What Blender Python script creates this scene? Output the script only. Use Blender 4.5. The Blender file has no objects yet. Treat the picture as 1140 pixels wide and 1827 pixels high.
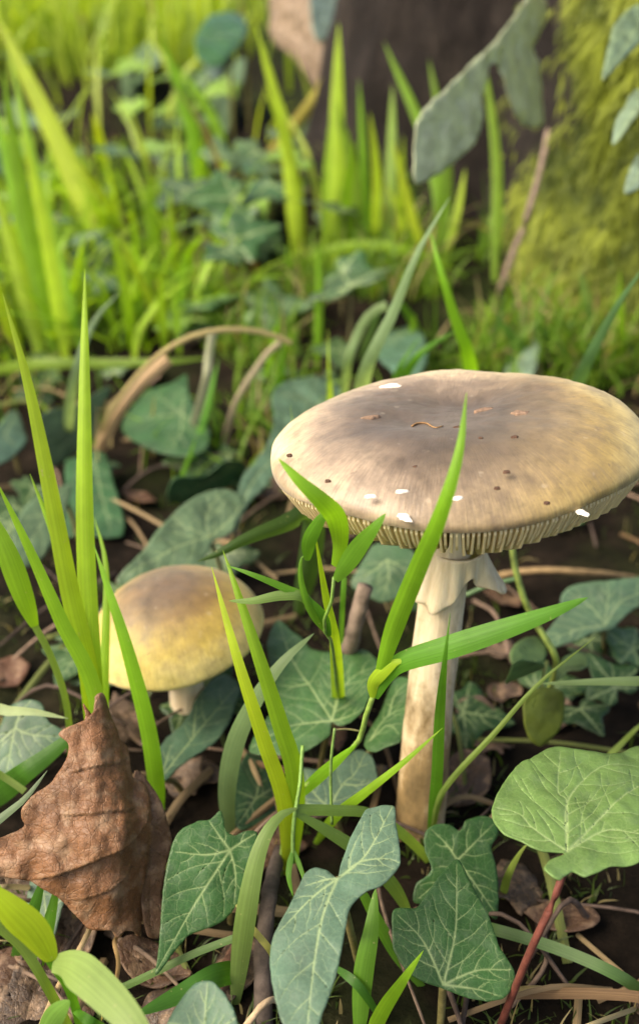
import bpy, math, random
import numpy as np
from mathutils import Vector, Matrix, noise as mnoise, geometry

random.seed(7)
rng = np.random.default_rng(7)
scene = bpy.context.scene
col = scene.collection

# ------------------------------------------------------------------ camera, sky, sun, exposure
CAM_H, PITCH, FPX = 0.24, math.radians(30), 1959.0
CC, SS = math.cos(PITCH), math.sin(PITCH)
cam = bpy.data.cameras.new('camera')
cam.sensor_fit = 'VERTICAL'; cam.sensor_height = 24.0
cam.lens = 12.0 / (913.5 / FPX)
cam.clip_start = 0.01; cam.clip_end = 600
cam.dof.use_dof = True; cam.dof.focus_distance = 0.252; cam.dof.aperture_fstop = 7.2
camo = bpy.data.objects.new('camera', cam); col.objects.link(camo)
camo.location = (0, 0, CAM_H); camo.rotation_euler = (math.pi/2 - PITCH, 0, 0)
scene.camera = camo

SUN_EL, SUN_AZ = math.radians(47), math.radians(-112)       # azimuth from +Y towards +X
world = bpy.data.worlds.new('World'); scene.world = world; world.use_nodes = True
wn = world.node_tree.nodes; wl = world.node_tree.links
for n in list(wn): wn.remove(n)
sky = wn.new('ShaderNodeTexSky'); sky.sky_type = 'NISHITA'; sky.sun_disc = False
sky.sun_elevation = SUN_EL; sky.sun_rotation = SUN_AZ
sky.air_density = 1.0; sky.dust_density = 6.0; sky.ozone_density = 0.6
bgn = wn.new('ShaderNodeBackground'); bgn.inputs['Strength'].default_value = 0.15
wo = wn.new('ShaderNodeOutputWorld')
wl.new(sky.outputs[0], bgn.inputs[0]); wl.new(bgn.outputs[0], wo.inputs[0])

sl = bpy.data.lights.new('sun', 'SUN'); sl.energy = 1.5; sl.angle = math.radians(35); sl.color = (1.0, 0.95, 0.86)
so = bpy.data.objects.new('sun', sl); col.objects.link(so)
sd = Vector((math.sin(SUN_AZ)*math.cos(SUN_EL), math.cos(SUN_AZ)*math.cos(SUN_EL), math.sin(SUN_EL)))
so.rotation_euler = (-sd).to_track_quat('-Z', 'Y').to_euler(); so.location = sd*3

vs = scene.view_settings
vs.view_transform = 'Standard'; vs.look = 'None'; vs.gamma = 1.0; vs.use_curve_mapping = False
vs.exposure = 1.27
vs.use_white_balance = True; vs.white_balance_temperature = 7050
scene.render.engine = 'CYCLES'
scene.cycles.use_denoising = True
scene.cycles.max_bounces = 8; scene.cycles.diffuse_bounces = 4; scene.cycles.transmission_bounces = 6
scene.cycles.transparent_max_bounces = 8
scene.cycles.sample_clamp_indirect = 6

# ------------------------------------------------------------------ geometry helpers
def fbm(x, y, z=0.0, s=1.0, o=3):
    return mnoise.fractal(Vector((x*s, y*s, z*s)), 1.0, 2.0, o)

TREE = (0.27, 0.84)
def sstep(a, b, t):
    t = min(1, max(0, (t-a)/(b-a))); return t*t*(3-2*t)
def gz(x, y):
    r = math.hypot(x, y)
    n = 0.0035*fbm(x, y, 0, 22) + 0.0055*fbm(x, y, 3, 7)
    bank = 0.075*sstep(0.5, 1.5, y)
    dt = math.hypot(x-TREE[0], y-TREE[1])
    bank += 0.035*math.exp(-(max(0, dt-0.22)/0.13)**2)
    return n*max(0.2, 1-r/40) + bank + (0.03*fbm(x, y, 9, .6) if r > 1.5 else 0)*sstep(1.5, 4, r)

def P(x, y, d):
    u = (x-570)/FPX; v = (913.5-y)/FPX
    return Vector((u*d, d*(CC+v*SS), CAM_H + d*(v*CC-SS)))
def PZ(x, y, z):
    v = (913.5-y)/FPX
    return P(x, y, (CAM_H-z)/(SS-v*CC))
def GD(x, y):
    """depth at which the line of sight meets the ground"""
    d, last = 0.15, 0.15
    while d < 60:
        p = P(x, y, d)
        if p.z < gz(p.x, p.y): break
        last = d; d *= 1.03
    lo, hi = last, d
    for _ in range(14):
        m = .5*(lo+hi); p = P(x, y, m)
        if p.z < gz(p.x, p.y): hi = m
        else: lo = m
    return lo
def Z(ox, oy, s, pts):
    return [(ox+x/s, oy+y/s) for x, y in pts]

def mk(name, verts, faces, mat, parent=None, origin=None, color=None, smooth=True, uv=None, attrs=None, sharp_origin=True):
    """one mesh object from world-space vertices"""
    v = np.asarray(verts, float)
    o = Vector(parent.location) if parent is not None else (Vector(origin) if origin is not None else Vector(v[0]))
    me = bpy.data.meshes.new(name)
    me.from_pydata([tuple(a) for a in (v - np.array(o))], [], faces)
    if smooth: me.polygons.foreach_set('use_smooth', [True]*len(me.polygons))
    if uv is not None:
        l = me.uv_layers.new(name='UVMap')
        idx = np.empty(len(me.loops), int); me.loops.foreach_get('vertex_index', idx)
        l.data.foreach_set('uv', np.asarray(uv, float)[idx].ravel())
    for k, a in (attrs or {}).items():
        a = np.asarray(a, float)
        if a.ndim == 1:
            at = me.attributes.new(k, 'FLOAT', 'POINT'); at.data.foreach_set('value', a)
        else:
            at = me.attributes.new(k, 'FLOAT_COLOR', 'POINT')
            at.data.foreach_set('color', np.c_[a, np.ones(len(a))].ravel())
    me.materials.append(mat); me.update()
    ob = bpy.data.objects.new(name, me); col.objects.link(ob)
    if parent is not None: ob.parent = parent
    else: ob.location = o
    if color: ob.color = (*color, 1)
    return ob
def empty(name, loc):
    o = bpy.data.objects.new(name, None); col.objects.link(o); o.location = loc
    o.empty_display_size = 0.005
    return o
def tag(o, label, cat, group=None, kind=None):
    o['label'] = label
    if cat: o['category'] = cat
    if group: o['group'] = group
    if kind: o['kind'] = kind
    return o

def catmull(pts, n):
    """smooth open curve through rows of numbers, n samples evenly spaced along it"""
    p = np.asarray(pts, float)
    if len(p) == 2: p = np.array([p[0], .5*(p[0]+p[1]), p[1]])
    q = np.vstack([2*p[0]-p[1], p, 2*p[-1]-p[-2]])
    out = []
    for i in range(1, len(q)-2):
        a, b, c, d = q[i-1], q[i], q[i+1], q[i+2]
        for t in np.linspace(0, 1, 14, endpoint=False):
            out.append(.5*((2*b)+(c-a)*t+(2*a-5*b+4*c-d)*t*t+(3*b-a-3*c+d)*t**3))
    out.append(p[-1]); out = np.array(out)
    L = np.r_[0, np.cumsum(np.linalg.norm(np.diff(out[:, :3], axis=0), axis=1))]
    s = np.linspace(0, L[-1], n)
    return np.c_[tuple(np.interp(s, L, out[:, k]) for k in range(out.shape[1]))]

def blade_width(s, kind):
    if kind == 'stem': return 1.0
    if kind == 'leaf': return max(0.03, (math.sin(math.pi*min(1, .06+s*.94))**.6))*(1 if s < .5 else 1-.25*(s-.5))
    base = .5+.5*sstep(0, .3, s)
    return base*max(0.015, (1-s**3.2))**.9

def ribbon(name, pts, w, mat, parent=None, color=None, kind='blade', keel=.22, twist=0., n=26, twist_end=None):
    """grass blade: pts world rows, w full width in metres; creased along its midrib"""
    c = catmull(pts, n); V = []; F = []; UV = []
    side0 = None
    te = twist if twist_end is None else twist_end
    camp = np.array([0, 0, CAM_H])
    offs = (-1, -.55, 0, .55, 1)
    for i in range(n):
        s = i/(n-1)
        t = c[min(n-1, i+1)]-c[max(0, i-1)]; t /= np.linalg.norm(t)+1e-12
        view = c[i]-camp; view /= np.linalg.norm(view)
        sd_ = np.cross(t, view)
        if side0 is not None and np.linalg.norm(sd_) < .25: sd_ = sd_*.5+side0*.5
        sd_ -= t*np.dot(sd_, t)
        sd_ /= np.linalg.norm(sd_)+1e-9
        if side0 is not None and np.dot(sd_, side0) < 0: sd_ = -sd_
        side0 = sd_
        nn = np.cross(sd_, t)
        a = twist+(te-twist)*s
        s2 = sd_*math.cos(a)+nn*math.sin(a); n2 = np.cross(s2, t)
        hw = .5*w*blade_width(s, kind)
        for o in offs:
            V.append(c[i]+s2*hw*o+n2*hw*keel*(abs(o)-.4)); UV.append((o*.5+.5, s))
    for i in range(n-1):
        for j in range(4):
            k = i*5+j; F.append((k, k+1, k+6, k+5))
    return mk(name, V, F, mat, parent, origin=c[0], color=color, uv=UV)

def tube(name, pts, r0, r1, mat, parent=None, color=None, sides=8, n=16, wob=0.):
    c = catmull(pts, n); V = []; F = []; UV = []
    ref = np.array([.31, .2, .93])
    for i in range(n):
        t = c[min(n-1, i+1)]-c[max(0, i-1)]; t /= np.linalg.norm(t)+1e-12
        a = np.cross(t, ref); a /= np.linalg.norm(a)+1e-9; b = np.cross(t, a)
        r = r0+(r1-r0)*i/(n-1)
        for k in range(sides):
            th = 2*math.pi*k/sides
            rr = r*(1+wob*mnoise.noise(Vector(c[i]*400)+Vector((math.cos(th), math.sin(th), 0))))
            V.append(c[i]+rr*(a*math.cos(th)+b*math.sin(th))); UV.append((k/sides, i/(n-1)))
    for i in range(n-1):
        for k in range(sides):
            k2 = (k+1) % sides
            F.append((i*sides+k, i*sides+k2, (i+1)*sides+k2, (i+1)*sides+k))
    F.append(tuple(range(sides-1, -1, -1))); F.append(tuple((n-1)*sides+k for k in range(sides)))
    return mk(name, V, F, mat, parent, origin=c[0], color=color, uv=UV)

# ------------------------------------------------------------------ materials
def newmat(name):
    m = bpy.data.materials.new(name); m.use_nodes = True
    nt = m.node_tree
    for n in list(nt.nodes): nt.nodes.remove(n)
    out = nt.nodes.new('ShaderNodeOutputMaterial')
    return m, nt, out
class NT:
    def __init__(s, nt): s.nt = nt
    def n(s, typ, **kw):
        nd = s.nt.nodes.new(typ)
        for k, v in kw.items(): setattr(nd, k, v)
        return nd
    def link(s, a, b): s.nt.links.new(a, b)
    def val(s, sock, v):
        if hasattr(v, 'is_linked') or isinstance(v, bpy.types.NodeSocket): s.link(v, sock)
        else: sock.default_value = ((*v, 1) if isinstance(v, tuple) and len(v) == 3 else v)
    def math(s, op, a, b=0.5, c=None):
        nd = s.n('ShaderNodeMath', operation=op); s.val(nd.inputs[0], a); s.val(nd.inputs[1], b)
        if c is not None: s.val(nd.inputs[2], c)
        return nd.outputs[0]
    def mix(s, f, a, b, blend='MIX'):
        nd = s.n('ShaderNodeMix', data_type='RGBA', blend_type=blend)
        s.val(nd.inputs[0], f)
        for k, v in ((6, a), (7, b)):
            if isinstance(v, tuple): v = (*v, 1) if len(v) == 3 else v
            s.val(nd.inputs[k], v)
        return nd.outputs[2]
    def noise(s, vec, scale, detail=3, rough=.55, out=0):
        nd = s.n('ShaderNodeTexNoise'); nd.inputs['Scale'].default_value = scale
        nd.inputs['Detail'].default_value = detail; nd.inputs['Roughness'].default_value = rough
        if vec is not None: s.link(vec, nd.inputs['Vector'])
        return nd.outputs[out]
    def ramp(s, f, stops):
        nd = s.n('ShaderNodeValToRGB'); e = nd.color_ramp.elements
        while len(e) > 1: e.remove(e[-1])
        for i, (p, c) in enumerate(stops):
            if i == 0: e[0].position = p; el = e[0]
            else: el = e.new(p)
            el.color = (*c, 1) if isinstance(c, tuple) else (c, c, c, 1)
        s.link(f, nd.inputs[0]); return nd.outputs[0]
    def maprange(s, f, a, b, c=0., d=1.):
        nd = s.n('ShaderNodeMapRange'); s.link(f, nd.inputs[0])
        for k, v in zip((1, 2, 3, 4), (a, b, c, d)): nd.inputs[k].default_value = v
        return nd.outputs[0]
    def scale(s, vec, v):
        nd = s.n('ShaderNodeMapping'); s.link(vec, nd.inputs[0]); nd.inputs['Scale'].default_value = v
        return nd.outputs[0]
    def bump(s, h, strength, dist):
        nd = s.n('ShaderNodeBump'); nd.inputs['Strength'].default_value = strength
        nd.inputs['Distance'].default_value = dist; s.link(h, nd.inputs['Height']); return nd.outputs[0]
    def principled(s, base, rough, normal=None, spec=.5):
        nd = s.n('ShaderNodeBsdfPrincipled'); s.val(nd.inputs['Base Color'], base)
        s.val(nd.inputs['Roughness'], rough); nd.inputs['Specular IOR Level'].default_value = spec
        if normal is not None: s.link(normal, nd.inputs['Normal'])
        return nd
    def translucent(s, pr, tcol, f):
        t = s.n('ShaderNodeBsdfTranslucent'); s.val(t.inputs[0], tcol)
        m = s.n('ShaderNodeMixShader'); s.val(m.inputs[0], f)
        s.link(pr.outputs[0], m.inputs[1]); s.link(t.outputs[0], m.inputs[2]); return m.outputs[0]

def mat_grass(name, vertex_col=False, trans=.5, rough=.42):
    m, nt, out = newmat(name); q = NT(nt)
    if vertex_col:
        a = q.n('ShaderNodeAttribute', attribute_name='col'); base = a.outputs[0]; nrm = None
    else:
        oi = q.n('ShaderNodeObjectInfo'); tc = q.n('ShaderNodeTexCoord')
        st = q.noise(q.scale(tc.outputs['UV'], (26, .6, 1)), 1.0, 2)
        bl = q.noise(tc.outputs['Object'], 90, 3)
        f = q.math('ADD', q.math('MULTIPLY', st, .55), q.math('MULTIPLY', bl, .45))
        val = q.ramp(f, [(.3, .72), (.5, 1.0), (.72, 1.25)])
        base = q.mix(1.0, oi.outputs['Color'], val, 'MULTIPLY')
        sp = q.noise(tc.outputs['Object'], 800, 2)
        base = q.mix(q.maprange(sp, .70, .76, 0, .5), base, (.45, .42, .2))
        nrm = q.bump(st, .35, .0004)
    pr = q.principled(base, rough, nrm, .4)
    tcol = q.mix(1.0, base, (1.35, 1.3, .55), 'MULTIPLY')
    q.link(q.translucent(pr, tcol, trans), out.inputs[0]); return m

def mat_ivy(name, trans=.18, rough=.36, dead=False):
    m, nt, out = newmat(name); q = NT(nt)
    oi = q.n('ShaderNodeObjectInfo'); tc = q.n('ShaderNodeTexCoord')
    ve = q.n('ShaderNodeAttribute', attribute_name='vein').outputs['Fac']
    uv = tc.outputs['UV']
    big = q.noise(uv, .9, 3); fine = q.noise(uv, 14, 3)
    val = q.ramp(q.math('ADD', q.math('MULTIPLY', big, .65), q.math('MULTIPLY', fine, .35)), [(.32, .62), (.5, 1.0), (.7, 1.38)])
    base = q.mix(1.0, oi.outputs['Color'], val, 'MULTIPLY')
    wob = q.n('ShaderNodeVectorMath', operation='ADD'); q.link(uv, wob.inputs[0])
    nz = q.n('ShaderNodeTexNoise'); nz.inputs['Scale'].default_value = 5; q.link(uv, nz.inputs['Vector'])
    sc = q.n('ShaderNodeVectorMath', operation='SCALE'); q.link(nz.outputs['Color'], sc.inputs[0]); sc.inputs['Scale'].default_value = .18
    q.link(sc.outputs[0], wob.inputs[1])
    net = []
    for s_, w_ in ((3.0, .05), (8.0, .09)):
        vo = q.n('ShaderNodeTexVoronoi', feature='DISTANCE_TO_EDGE', voronoi_dimensions='2D'); vo.inputs['Scale'].default_value = s_
        q.link(wob.outputs[0], vo.inputs['Vector']); net.append(q.maprange(vo.outputs['Distance'], 0, w_, 1, 0))
    netf = q.math('ADD', q.math('MULTIPLY', net[0], .16 if not dead else .12), q.math('MULTIPLY', net[1], .08 if not dead else .08))
    vcol = q.mix(.62, oi.outputs['Color'], (.38, .48, .22)) if not dead else q.mix(.5, oi.outputs['Color'], (.34, .22, .12))
    base = q.mix(netf, base, vcol)
    base = q.mix(q.math('MULTIPLY', ve, .85 if not dead else .5), base, vcol)
    if dead:
        sp = q.noise(uv, 7, 5, .7)
        base = q.mix(q.maprange(sp, .5, .66, 0, .55), base, (.06, .032, .016))
        base = q.mix(q.maprange(q.noise(uv, 38, 4, .7), .42, .62, 0, .5), base, (.05, .028, .015))
        base = q.mix(q.maprange(q.noise(uv, 26, 3, .6), .58, .7, 0, .4), base, (.40, .25, .13))
        sp2 = q.noise(uv, 2.0, 4, .6)
        base = q.mix(q.maprange(sp2, .5, .68, 0, .6), base, (.33, .22, .13))
    else:
        sp = q.noise(uv, 30, 2)
        base = q.mix(q.maprange(sp, .72, .78, 0, .5), base, (.35, .36, .28))
        du = q.noise(uv, 2.2, 5, .65)
        base = q.mix(q.maprange(du, .52, .75, 0, .14), base, (.26, .30, .24))
    h = q.math('ADD', q.math('MULTIPLY', netf, -2.0), q.math('MULTIPLY', fine, .5))
    nrm = q.bump(h, .22 if not dead else   .7, .0006)
    rg = q.maprange(fine, .3, .7, rough-.08, rough+.12)
    pr = q.principled(base, rg, nrm, .28 if not dead else .4)
    tcol = q.mix(1.0, base, (1.5, 1.5, .6) if not dead else (1.6, 1.1, .7), 'MULTIPLY')
    q.link(q.translucent(pr, tcol, trans), out.inputs[0]); return m

def mat_simple(name, stops, scale, rough=.8, bump=.5, bdist=.002, spec=.3, stretch=None, coord='Object'):
    m, nt, out = newmat(name); q = NT(nt)
    tc = q.n('ShaderNodeTexCoord'); v = tc.outputs[coord]
    if stretch: v = q.scale(v, stretch)
    f = q.noise(v, scale, 6, .65)
    base = q.ramp(f, stops)
    h = q.noise(v, scale*2.3, 5, .7)
    pr = q.principled(base, rough, q.bump(h, bump, bdist), spec)
    q.link(pr.outputs[0], out.inputs[0]); return m

def mat_objcol(name, rough=.7, scale=200, trans=0., spec=.3, stretch=None):
    m, nt, out = newmat(name); q = NT(nt)
    oi = q.n('ShaderNodeObjectInfo'); tc = q.n('ShaderNodeTexCoord')
    v = tc.outputs['Object']
    if stretch: v = q.scale(tc.outputs['UV'], stretch)
    f = q.noise(v, scale, 5, .65)
    base = q.mix(1.0, oi.outputs['Color'], q.ramp(f, [(.3, .5), (.5, 1.0), (.7, 1.4)]), 'MULTIPLY')
    pr = q.principled(base, rough, q.bump(f, .6, .0008), spec)
    sh = pr.outputs[0]
    if trans: sh = q.translucent(pr, base, trans)
    q.link(sh, out.inputs[0]); return m

GRASS = mat_grass('grass_leaf')
GRASSV = mat_grass('grass_field', True, .5, .5)
MOSSV = mat_grass('moss_strands', True, .35, .7)
IVY = mat_ivy('ivy_leaf', .2, .42)
IVYBG = mat_ivy('ivy_leaf_glossy', .15, .30)
DEAD = mat_ivy('dead_leaf', .12, .5, True)
PETIOLE = mat_objcol('petiole', .5, 300, 0, .4)
TWIG = mat_objcol('twig_bark', .85, 260, 0, .2)
STRAW = mat_objcol('straw', .6, 1.0, .25, .3, (18, .8, 1))
SPECK = mat_objcol('crumb', .85, 900, 0, .2)
SOFT = mat_objcol('soft_leaf', .5, 60, .4, .4)

# soil
def mat_soil():
    m, nt, out = newmat('soil'); q = NT(nt)
    tc = q.n('ShaderNodeTexCoord'); v = tc.outputs['Object']
    f = q.noise(v, 55, 8, .7); g = q.noise(v, 9, 4)
    base = q.ramp(f, [(.25, (.004, .003, .002)), (.45, (.011, .008, .005)), (.62, (.026, .018, .012)), (.8, (.065, .046, .03))])
    moss = q.maprange(g, .5, .62, 0, .75)
    base = q.mix(moss, base, q.ramp(f, [(.3, (.006, .010, .003)), (.7, (.03, .045, .010))]))
    far = q.n('ShaderNodeVectorMath', operation='LENGTH'); q.link(v, far.inputs[0])
    base = q.mix(q.maprange(far.outputs['Value'], 1.3, 2.2, 0, .9), base, q.ramp(f, [(.3, (.05, .10, .015)), (.7, (.14, .22, .03))]))
    h = q.noise(v, 140, 8, .75)
    pr = q.principled(base, .95, q.bump(h, 1.0, .006), .08)
    q.link(pr.outputs[0], out.inputs[0]); return m
SOIL = mat_soil()

# ------------------------------------------------------------------ ground sheet
def ground():
    def axis(n, a, ext, c=0.):
        t = np.linspace(-1, 1, n); k = math.asinh(ext/a); return c + a*np.sinh(t*k)
    xs = axis(230, .35, 150.); ys = axis(260, .35, 200., .42)
    V = [(x, y, gz(x, y)) for y in ys for x in xs]
    n = len(xs); F = [(j*n+i, j*n+i+1, (j+1)*n+i+1, (j+1)*n+i) for j in range(len(ys)-1) for i in range(n-1)]
    g = mk('ground', V, F, SOIL, origin=(0, 0, 0)); g['kind'] = 'structure'
    g['label'] = 'dark crumbly soil under the grass and ivy'
ground()

# ------------------------------------------------------------------ mossy tree trunk
def trunk_r(th, z):
    def g(a, s):
        d = (th-a+math.pi) % (2*math.pi)-math.pi; return math.exp(-(d/s)**2)
    D = math.radians
    r = .205*(1+.16*math.exp(-max(z, 0)/.12))
    r += (.10*g(D(-103), .37)+.05*g(D(-20), .4)+.05*g(D(60), .5)+.03*g(D(165), .35)+.045*g(D(-178), .25))*math.exp(-max(z, 0)/.55)
    r -= .03*g(D(-147), .22)
    c, s = math.cos(th), math.sin(th)
    r += .010*fbm(c*2.2, s*2.2, z*6, 1.3, 4)+.004*fbm(c*9, s*9, z*7, 1.5, 3)
    return r
def mossy(th, z):
    d = math.degrees((th+math.pi) % (2*math.pi)-math.pi)
    e = fbm(math.cos(th)*3, math.sin(th)*3, z*8, 1.2, 3)
    return sstep(-132, -120, d+e*10)*(1-sstep(20, 60, d))*(1-sstep(.5, 1.0, z))
def tree():
    t = empty('mossy_tree', (TREE[0], TREE[1], 0.0))
    NT_, zs = 220, np.r_[np.linspace(-.06, .5, 90), np.linspace(.52, 3.2, 60)]
    V = []; A = []; F = []
    for z in zs:
        for k in range(NT_):
            th = 2*math.pi*k/NT_; r = trunk_r(th, z)
            V.append((TREE[0]+r*math.cos(th), TREE[1]+r*math.sin(th), z)); A.append(mossy(th, z))
    for i in range(len(zs)-1):
        for k in range(NT_):
            k2 = (k+1) % NT_; F.append((i*NT_+k, i*NT_+k2, (i+1)*NT_+k2, (i+1)*NT_+k))
    m, nt, out = newmat('bark'); q = NT(nt)
    tc = q.n('ShaderNodeTexCoord'); v = tc.outputs['Object']
    f = q.noise(q.scale(v, (1, 1, .35)), 40, 7, .7)
    bark = q.ramp(f, [(.28, (.004, .003, .003)), (.5, (.013, .010, .009)), (.72, (.042, .034, .029))])
    mo = q.ramp(q.noise(v, 60, 5), [(.3, (.03, .045, .006)), (.7, (.12, .15, .02))])
    a = q.n('ShaderNodeAttribute', attribute_name='moss').outputs['Fac']
    base = q.mix(q.math('MULTIPLY', a, .95), bark, mo)
    pr = q.principled(base, .9, q.bump(q.noise(q.scale(v, (1, 1, .4)), 90, 6, .7), 1., .008), .2)
    q.link(pr.outputs[0], out.inputs[0])
    mk('trunk', V, F, m, t, attrs={'moss': A})
    # moss: short drooping strands in clumps
    S = []
    while len(S) < 46000:
        th = math.radians(random.uniform(-142, -20)); z = random.uniform(-.02, .42)
        if random.random() > mossy(th, z)+.02: continue
        S.append((th, z))
    V = []; F = []; C = []
    for th, z in S:
        r = trunk_r(th, z); c, s = math.cos(th), math.sin(th)
        cl = fbm(th*14, z*42, 1.7, 1, 2)
        p = np.array([TREE[0]+(r-.001)*c, TREE[1]+(r-.001)*s, z])
        out_ = np.array([c, s, 0.]); tan = np.array([-s, c, 0.])
        L = random.uniform(.006, .013)*(1+.9*max(cl, -.4))
        d = out_*random.uniform(.5, 1.)+np.array([0, 0, -1])*random.uniform(.1, .9)+tan*random.uniform(-.6, .6)
        d /= np.linalg.norm(d)
        w = np.cross(d, np.array([0, 0, 1.])+tan*.3); w /= np.linalg.norm(w)+1e-9; w *= random.uniform(.0005, .0011)
        m_ = p+d*L*.6; e = p+d*L+np.array([0, 0, -.3*L])
        b = len(V); V += [p-w*.6, p+w*.6, m_+w, m_-w, e]
        F += [(b, b+1, b+2, b+3), (b+3, b+2, b+4)]
        k = .5+.5*max(-1, min(1, cl*1.6+random.uniform(-.35, .35)))
        c0 = np.array([.05, .075, .008])*(1-k)+np.array([.25, .30, .03])*k
        C += [c0]*5
    mo = mk('moss', V, F, MOSSV, t, attrs={'col': C}); mo['kind'] = 'stuff'
    tag(t, 'thick old tree trunk coated in yellow green moss', 'tree')
tree()

# ------------------------------------------------------------------ mushrooms
def lerp_profile(prof, n):
    return catmull([(a, b, 0) for a, b in prof], n)[:, :2]

def mat_cap(name, big):
    m, nt, out = newmat(name); q = NT(nt)
    tc = q.n('ShaderNodeTexCoord'); v = tc.outputs['Object']
    sx = q.n('ShaderNodeSeparateXYZ'); q.link(v, sx.inputs[0])
    x, y = q.math('ADD', sx.outputs[0], .003 if big else 0.), q.math('ADD', sx.outputs[1], .0105 if big else 0.)
    R = .0456 if big else .0268
    r = q.math('DIVIDE', q.math('SQRT', q.math('ADD', q.math('MULTIPLY', x, x), q.math('MULTIPLY', y, y))), R)
    ang = q.math('ARCTAN2', y, x)
    # fibrils run outwards from the centre
    cv = q.n('ShaderNodeCombineXYZ'); q.link(q.math('MULTIPLY', ang, 9.0), cv.inputs[0]); q.link(q.math('MULTIPLY', r, 1.3), cv.inputs[1])
    fib = q.noise(cv.outputs[0], 7.0, 5, .6)
    blot = q.noise(v, 60 if big else 95, 4, .55)
    speck = q.noise(v, 700, 3, .6)
    rr = q.math('ADD', r, q.math('MULTIPLY', q.math('SUBTRACT', blot, .5), .5))
    rr = q.math('ADD', rr, q.math('MULTIPLY', q.math('SUBTRACT', fib, .5), .22))
    # yellower skin towards one side; big cap's other side has light sheen painted in
    side = q.math('DIVIDE', q.math('SUBTRACT', x, q.math('MULTIPLY', y, .35)), R)
    if big:
        base = q.ramp(rr, [(.0, (.090, .068, .050)), (.34, (.062, .046, .033)), (.52, (.12, .088, .060)), (.70, (.27, .205, .14)), (.88, (.45, .36, .22)), (1.02, (.62, .52, .31))])
        yel = q.ramp(rr, [(.3, (.085, .066, .040)), (.6, (.17, .122, .05)), (.84, (.29, .20, .042)), (1.02, (.46, .36, .12))])
        base = q.mix(q.maprange(side, -.05, .85, 0, .92), base, yel)
    else:
        base = q.ramp(rr, [(.0, (.105, .068, .036)), (.32, (.125, .085, .045)), (.55, (.21, .145, .06)), (.82, (.48, .37, .09)), (1.02, (.62, .52, .20))])
        yel = q.ramp(rr, [(.2, (.10, .052, .015)), (.55, (.20, .12, .02)), (.85, (.46, .34, .06)), (1.05, (.60, .50, .18))])
        base = q.mix(q.maprange(side, -.1, .8, 0, .9), base, yel)
    if big:   # three brown stains on the skin
        for sx_, sy_, a_, b_, k_ in ((-.015, -.016, .012, .0070, .62), (.002, -.002, .013, .007, .45), (.019, .003, .009, .005, .35)):
            ex = q.math('POWER', q.math('DIVIDE', q.math('SUBTRACT', sx.outputs[0], sx_), a_), 2.0)
            ey = q.math('POWER', q.math('DIVIDE', q.math('SUBTRACT', sx.outputs[1], sy_), b_), 2.0)
            g_ = q.math('EXPONENT', q.math('MULTIPLY', q.math('ADD', ex, ey), -1.0), 0.)
            base = q.mix(q.math('MULTIPLY', q.math('MULTIPLY', g_, k_), q.maprange(blot, .3, .6, .6, 1.25)), base, (.045, .033, .026))
    mot = q.noise(v, 210, 6, .7)
    base = q.mix(1.0, base, q.ramp(mot, [(.3, .62), (.5, 1.0), (.72, 1.28)]), 'MULTIPLY')
    mot2 = q.noise(v, 95, 4, .6)
    base = q.mix(q.maprange(mot2, .50, .66, 0, .42), base, (.075, .055, .042) if big else (.16, .085, .03))
    base = q.mix(q.maprange(fib, .35, .68, .22, 0), base, (.13, .10, .075))
    base = q.mix(q.maprange(speck, .66, .74, 0, .55), base, (.10, .07, .05))
    sp2 = q.noise(v, 260, 2)
    base = q.mix(q.maprange(sp2, .68, .74, 0, .16), base, (.55, .48, .36))
    h = q.math('ADD', q.math('MULTIPLY', fib, .6), q.math('MULTIPLY', speck, .5))
    rough = q.maprange(blot, .35, .65, .40, .56)
    pr = q.principled(base, rough, q.bump(h, .28, .0007), .4)
    pr.inputs['Subsurface Weight'].default_value = .12
    pr.inputs['Subsurface Radius'].default_value = (1, .75, .45)
    pr.inputs['Subsurface Scale'].default_value = .004
    pr.inputs['Sheen Weight'].default_value = .12
    q.link(pr.outputs[0], out.inputs[0]); return m

def mat_flesh(name, stem=False):
    m, nt, out = newmat(name); q = NT(nt)
    tc = q.n('ShaderNodeTexCoord'); v = tc.outputs['Object']
    f = q.noise(q.scale(v, (1, 1, .12)), 420, 5, .6)
    base = q.ramp(f, [(.3, (.50, .40, .25)), (.55, (.64, .54, .37)), (.75, (.74, .65, .48))])
    if stem:
        b = q.noise(q.scale(v, (1, 1, .5)), 120, 5, .65)
        sx = q.n('ShaderNodeSeparateXYZ'); q.link(v, sx.inputs[0])
        st = q.math('ADD', sx.outputs[2], q.math('MULTIPLY', q.math('SUBTRACT', b, .5), .11))
        base = q.mix(q.maprange(st, .064, .030, 0, .92), base, q.ramp(b, [(.34, (.10, .065, .022)), (.52, (.25, .165, .065)), (.66, (.50, .38, .22))]))
        base = q.mix(q.maprange(q.noise(v, 300, 4), .6, .7, 0, .35), base, (.28, .19, .09))
    pr = q.principled(base, .6, q.bump(f, .45, .0012), .3)
    pr.inputs['Subsurface Weight'].default_value = .2
    pr.inputs['Subsurface Radius'].default_value = (1, .7, .4); pr.inputs['Subsurface Scale'].default_value = .004
    q.link(pr.outputs[0], out.inputs[0]); return m
FLESH, STEM = mat_flesh('mushroom_flesh'), mat_flesh('mushroom_stem', True)
m_, nt_, out_ = newmat('gill'); q_ = NT(nt_)
pr_ = q_.principled(q_.ramp(q_.noise(q_.n('ShaderNodeTexCoord').outputs['Object'], 300, 3), [(.3, (.74, .63, .36)), (.7, (.86, .78, .54))]), .6, None, .3)
q_.link(q_.translucent(pr_, (.90, .76, .42), .42), out_.inputs[0]); GILL = m_

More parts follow.
